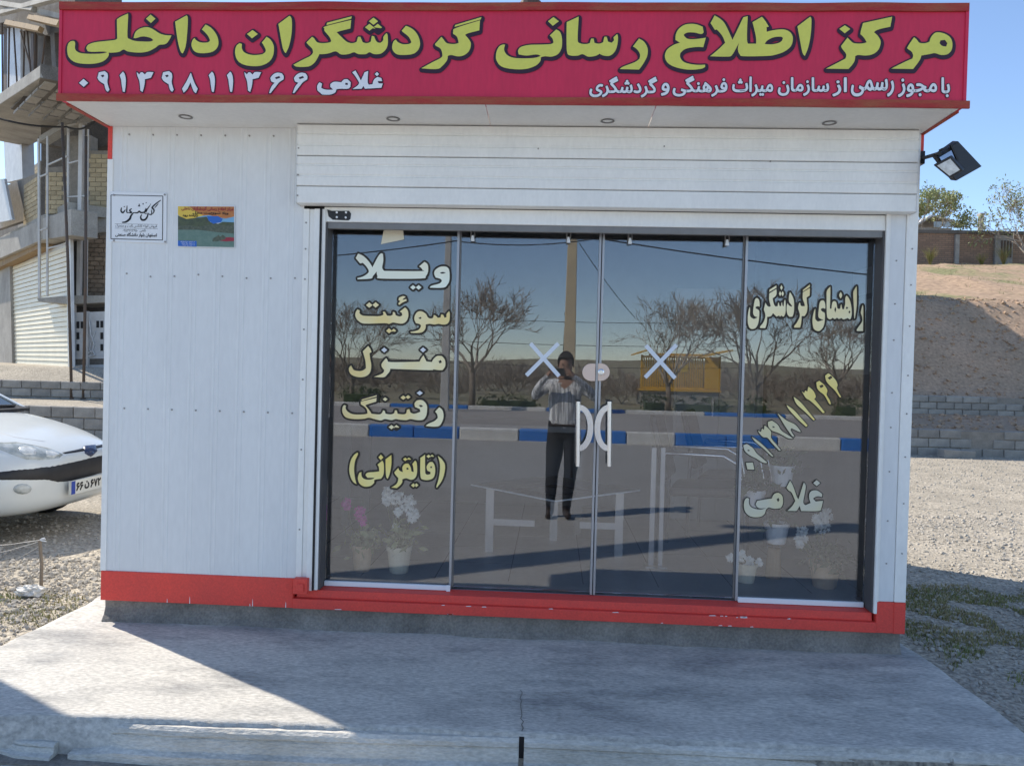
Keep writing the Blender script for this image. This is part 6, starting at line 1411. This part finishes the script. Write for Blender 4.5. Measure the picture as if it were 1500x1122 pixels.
for s, n in ((-1, 'l'), (1, 'r')):
    J['sh'+n] = ((PX+s*.17, PY-.03, 1.38), (.068, .068)); J['el'+n] = ((PX+s*.33, PY+.03, 1.25), (.045, .05)); J['fo'+n] = ((PX+s*.24-.03, PY+.13, 1.38), (.036, .04)); J['wr'+n] = ((PX+s*.13-.05, PY+.20, 1.48), (.026, .028)); J['pa'+n] = ((PX+s*.115-.06, PY+.21, 1.52), (.03, .020))
    J['hip'+n] = ((PX+s*.085, PY-.02, .86), (.10, .105)); J['th'+n] = ((PX+s*.095, PY-.0, .66), (.092, .098)); J['kn'+n] = ((PX+s*.095-.02, PY+.02, .48), (.068, .072)); J['ca'+n] = ((PX+s*.09-.03, PY-.0, .32), (.064, .068)); J['an'+n] = ((PX+s*.085-.04, PY-.02, .11), (.042, .046)); J['he'+n] = ((PX+s*.085-.04, PY-.03, .05), (.042, .045)); J['to'+n] = ((PX+s*.105-.04, PY+.15, .04), (.045, .032))
    for f in range(4):
        b0 = V(J['pa'+n][0]); k_ = V((-s*.012+s*.0, .018-.004*f, .028-.018*f)); J['f%d%s' % (f, n)] = (tuple(b0+V((-s*.03, .012, .03-.02*f))), .0095); J['g%d%s' % (f, n)] = (tuple(b0+V((-s*(.058-.004*abs(f-1)), .016, .028-.02*f))), .008)
    J['t1'+n] = (tuple(V(J['pa'+n][0])+V((-s*.02, -.02, .0))), .011); J['t2'+n] = (tuple(V(J['pa'+n][0])+V((-s*.05, -.022, .012))), .009)
BN = [('pelvis', 'waist'), ('waist', 'chest'), ('chest', 'upchest'), ('upchest', 'neck'), ('neck', 'head0'), ('head0', 'head1'), ('head1', 'head2')]
for n in 'lr':
    BN += [('upchest', 'sh'+n), ('sh'+n, 'el'+n), ('el'+n, 'fo'+n), ('fo'+n, 'wr'+n), ('wr'+n, 'pa'+n), ('pelvis', 'hip'+n), ('hip'+n, 'th'+n), ('th'+n, 'kn'+n), ('kn'+n, 'ca'+n), ('ca'+n, 'an'+n), ('an'+n, 'he'+n), ('he'+n, 'to'+n), ('pa'+n, 't1'+n), ('t1'+n, 't2'+n)]
    for f in range(4): BN += [('pa'+n, 'f%d%s' % (f, n)), ('f%d%s' % (f, n), 'g%d%s' % (f, n))]
def bm_(a, b):
    if a[:2] in ('pa', 't1') or b[:2] == 'pa' or (a[0] == 'f' and a[1].isdigit()): return 0
    if a in ('neck', 'head0', 'head1') or b == 'neck': return 0
    if a[:2] in ('an', 'he') and a != 'head0': return 3
    if a == 'pelvis' or a[:2] in ('hi', 'th', 'kn', 'ca'): return 2 if b != 'waist' else 1
    return 1
pe = thing('person', (PX, PY, 0), 'person in light striped shirt and dark trousers photographing, mirrored in the left door', 'person')
skinned('body', J, BN, ['skin', 'shirt', 'trouser', 'shoe'], bm_, pe)
# hair cap, nose, ears, eyes
g = MB(); n = 12
for j in range(8):
    for i in range(n+4):
        th, ph = math.pi*.62*j/7, 2*math.pi*i/(n+4); x, y, z = math.sin(th)*math.cos(ph), math.sin(th)*math.sin(ph), math.cos(th)
        cut = 1.0; zz_ = 1.625+.118*z
        if y > .35 and z < .35: zz_ = max(zz_, 1.625+.118*.38)
        g.v.append((PX+.088*x, PY-.008+.108*y, zz_))
for j in range(7):
    for i in range(n+4): a = j*(n+4)+i; b = j*(n+4)+(i+1) % (n+4); g.f.append((a, b, b+n+4, a+n+4)); g.mi.append(0)
g.build('hair', 'hair', pe, smooth=True)
g = MB().lathe([(.001, .02), (.010, .012), (.014, 0), (.001, -.006)], (PX, PY+.095, 1.57), 8); g.build('nose', 'skin', pe, smooth=True)
for s in (-1, 1):
    MB().lathe([(.001, .008), (.016, .004), (.02, -.002), (.001, -.006)], (PX+s*.082, PY, 1.585), 10, axis='x').build('ear', 'skin', pe, smooth=True)
    MB().lathe([(.001, .006), (.009, .003), (.011, -.002), (.001, -.006)], (PX+s*.032, PY+.088, 1.60), 10, axis='y').build('eye', 'hair', pe, smooth=True)
MB().box(PX-.022, PX+.022, PY+.084, PY+.090, 1.528, 1.535).build('mouth', 'shoe', pe)
MB().box(PX-.15, PX+.15, PY-.135, PY+.10, .955, .985).build('belt', 'shoe', pe, bev=.03)
ph = thing('smartphone', (.035, -3.895, 1.49), 'black smartphone held sideways in both hands before the face', 'phone')
MB().box(-.045, .115, -3.902, -3.893, 1.482, 1.56).build('case', 'black_plastic', ph, bev=.003); MB().box(-.04, .11, -3.9035, -3.9022, 1.486, 1.556).build('screen', 'carglass', ph)
for dx in (-.028, -.008): MB().lathe([(.006, .0), (.006, .0025), (.0002, .0025)], (dx, -3.893, 1.545), 10, axis='y').build('lens', 'carglass', ph)
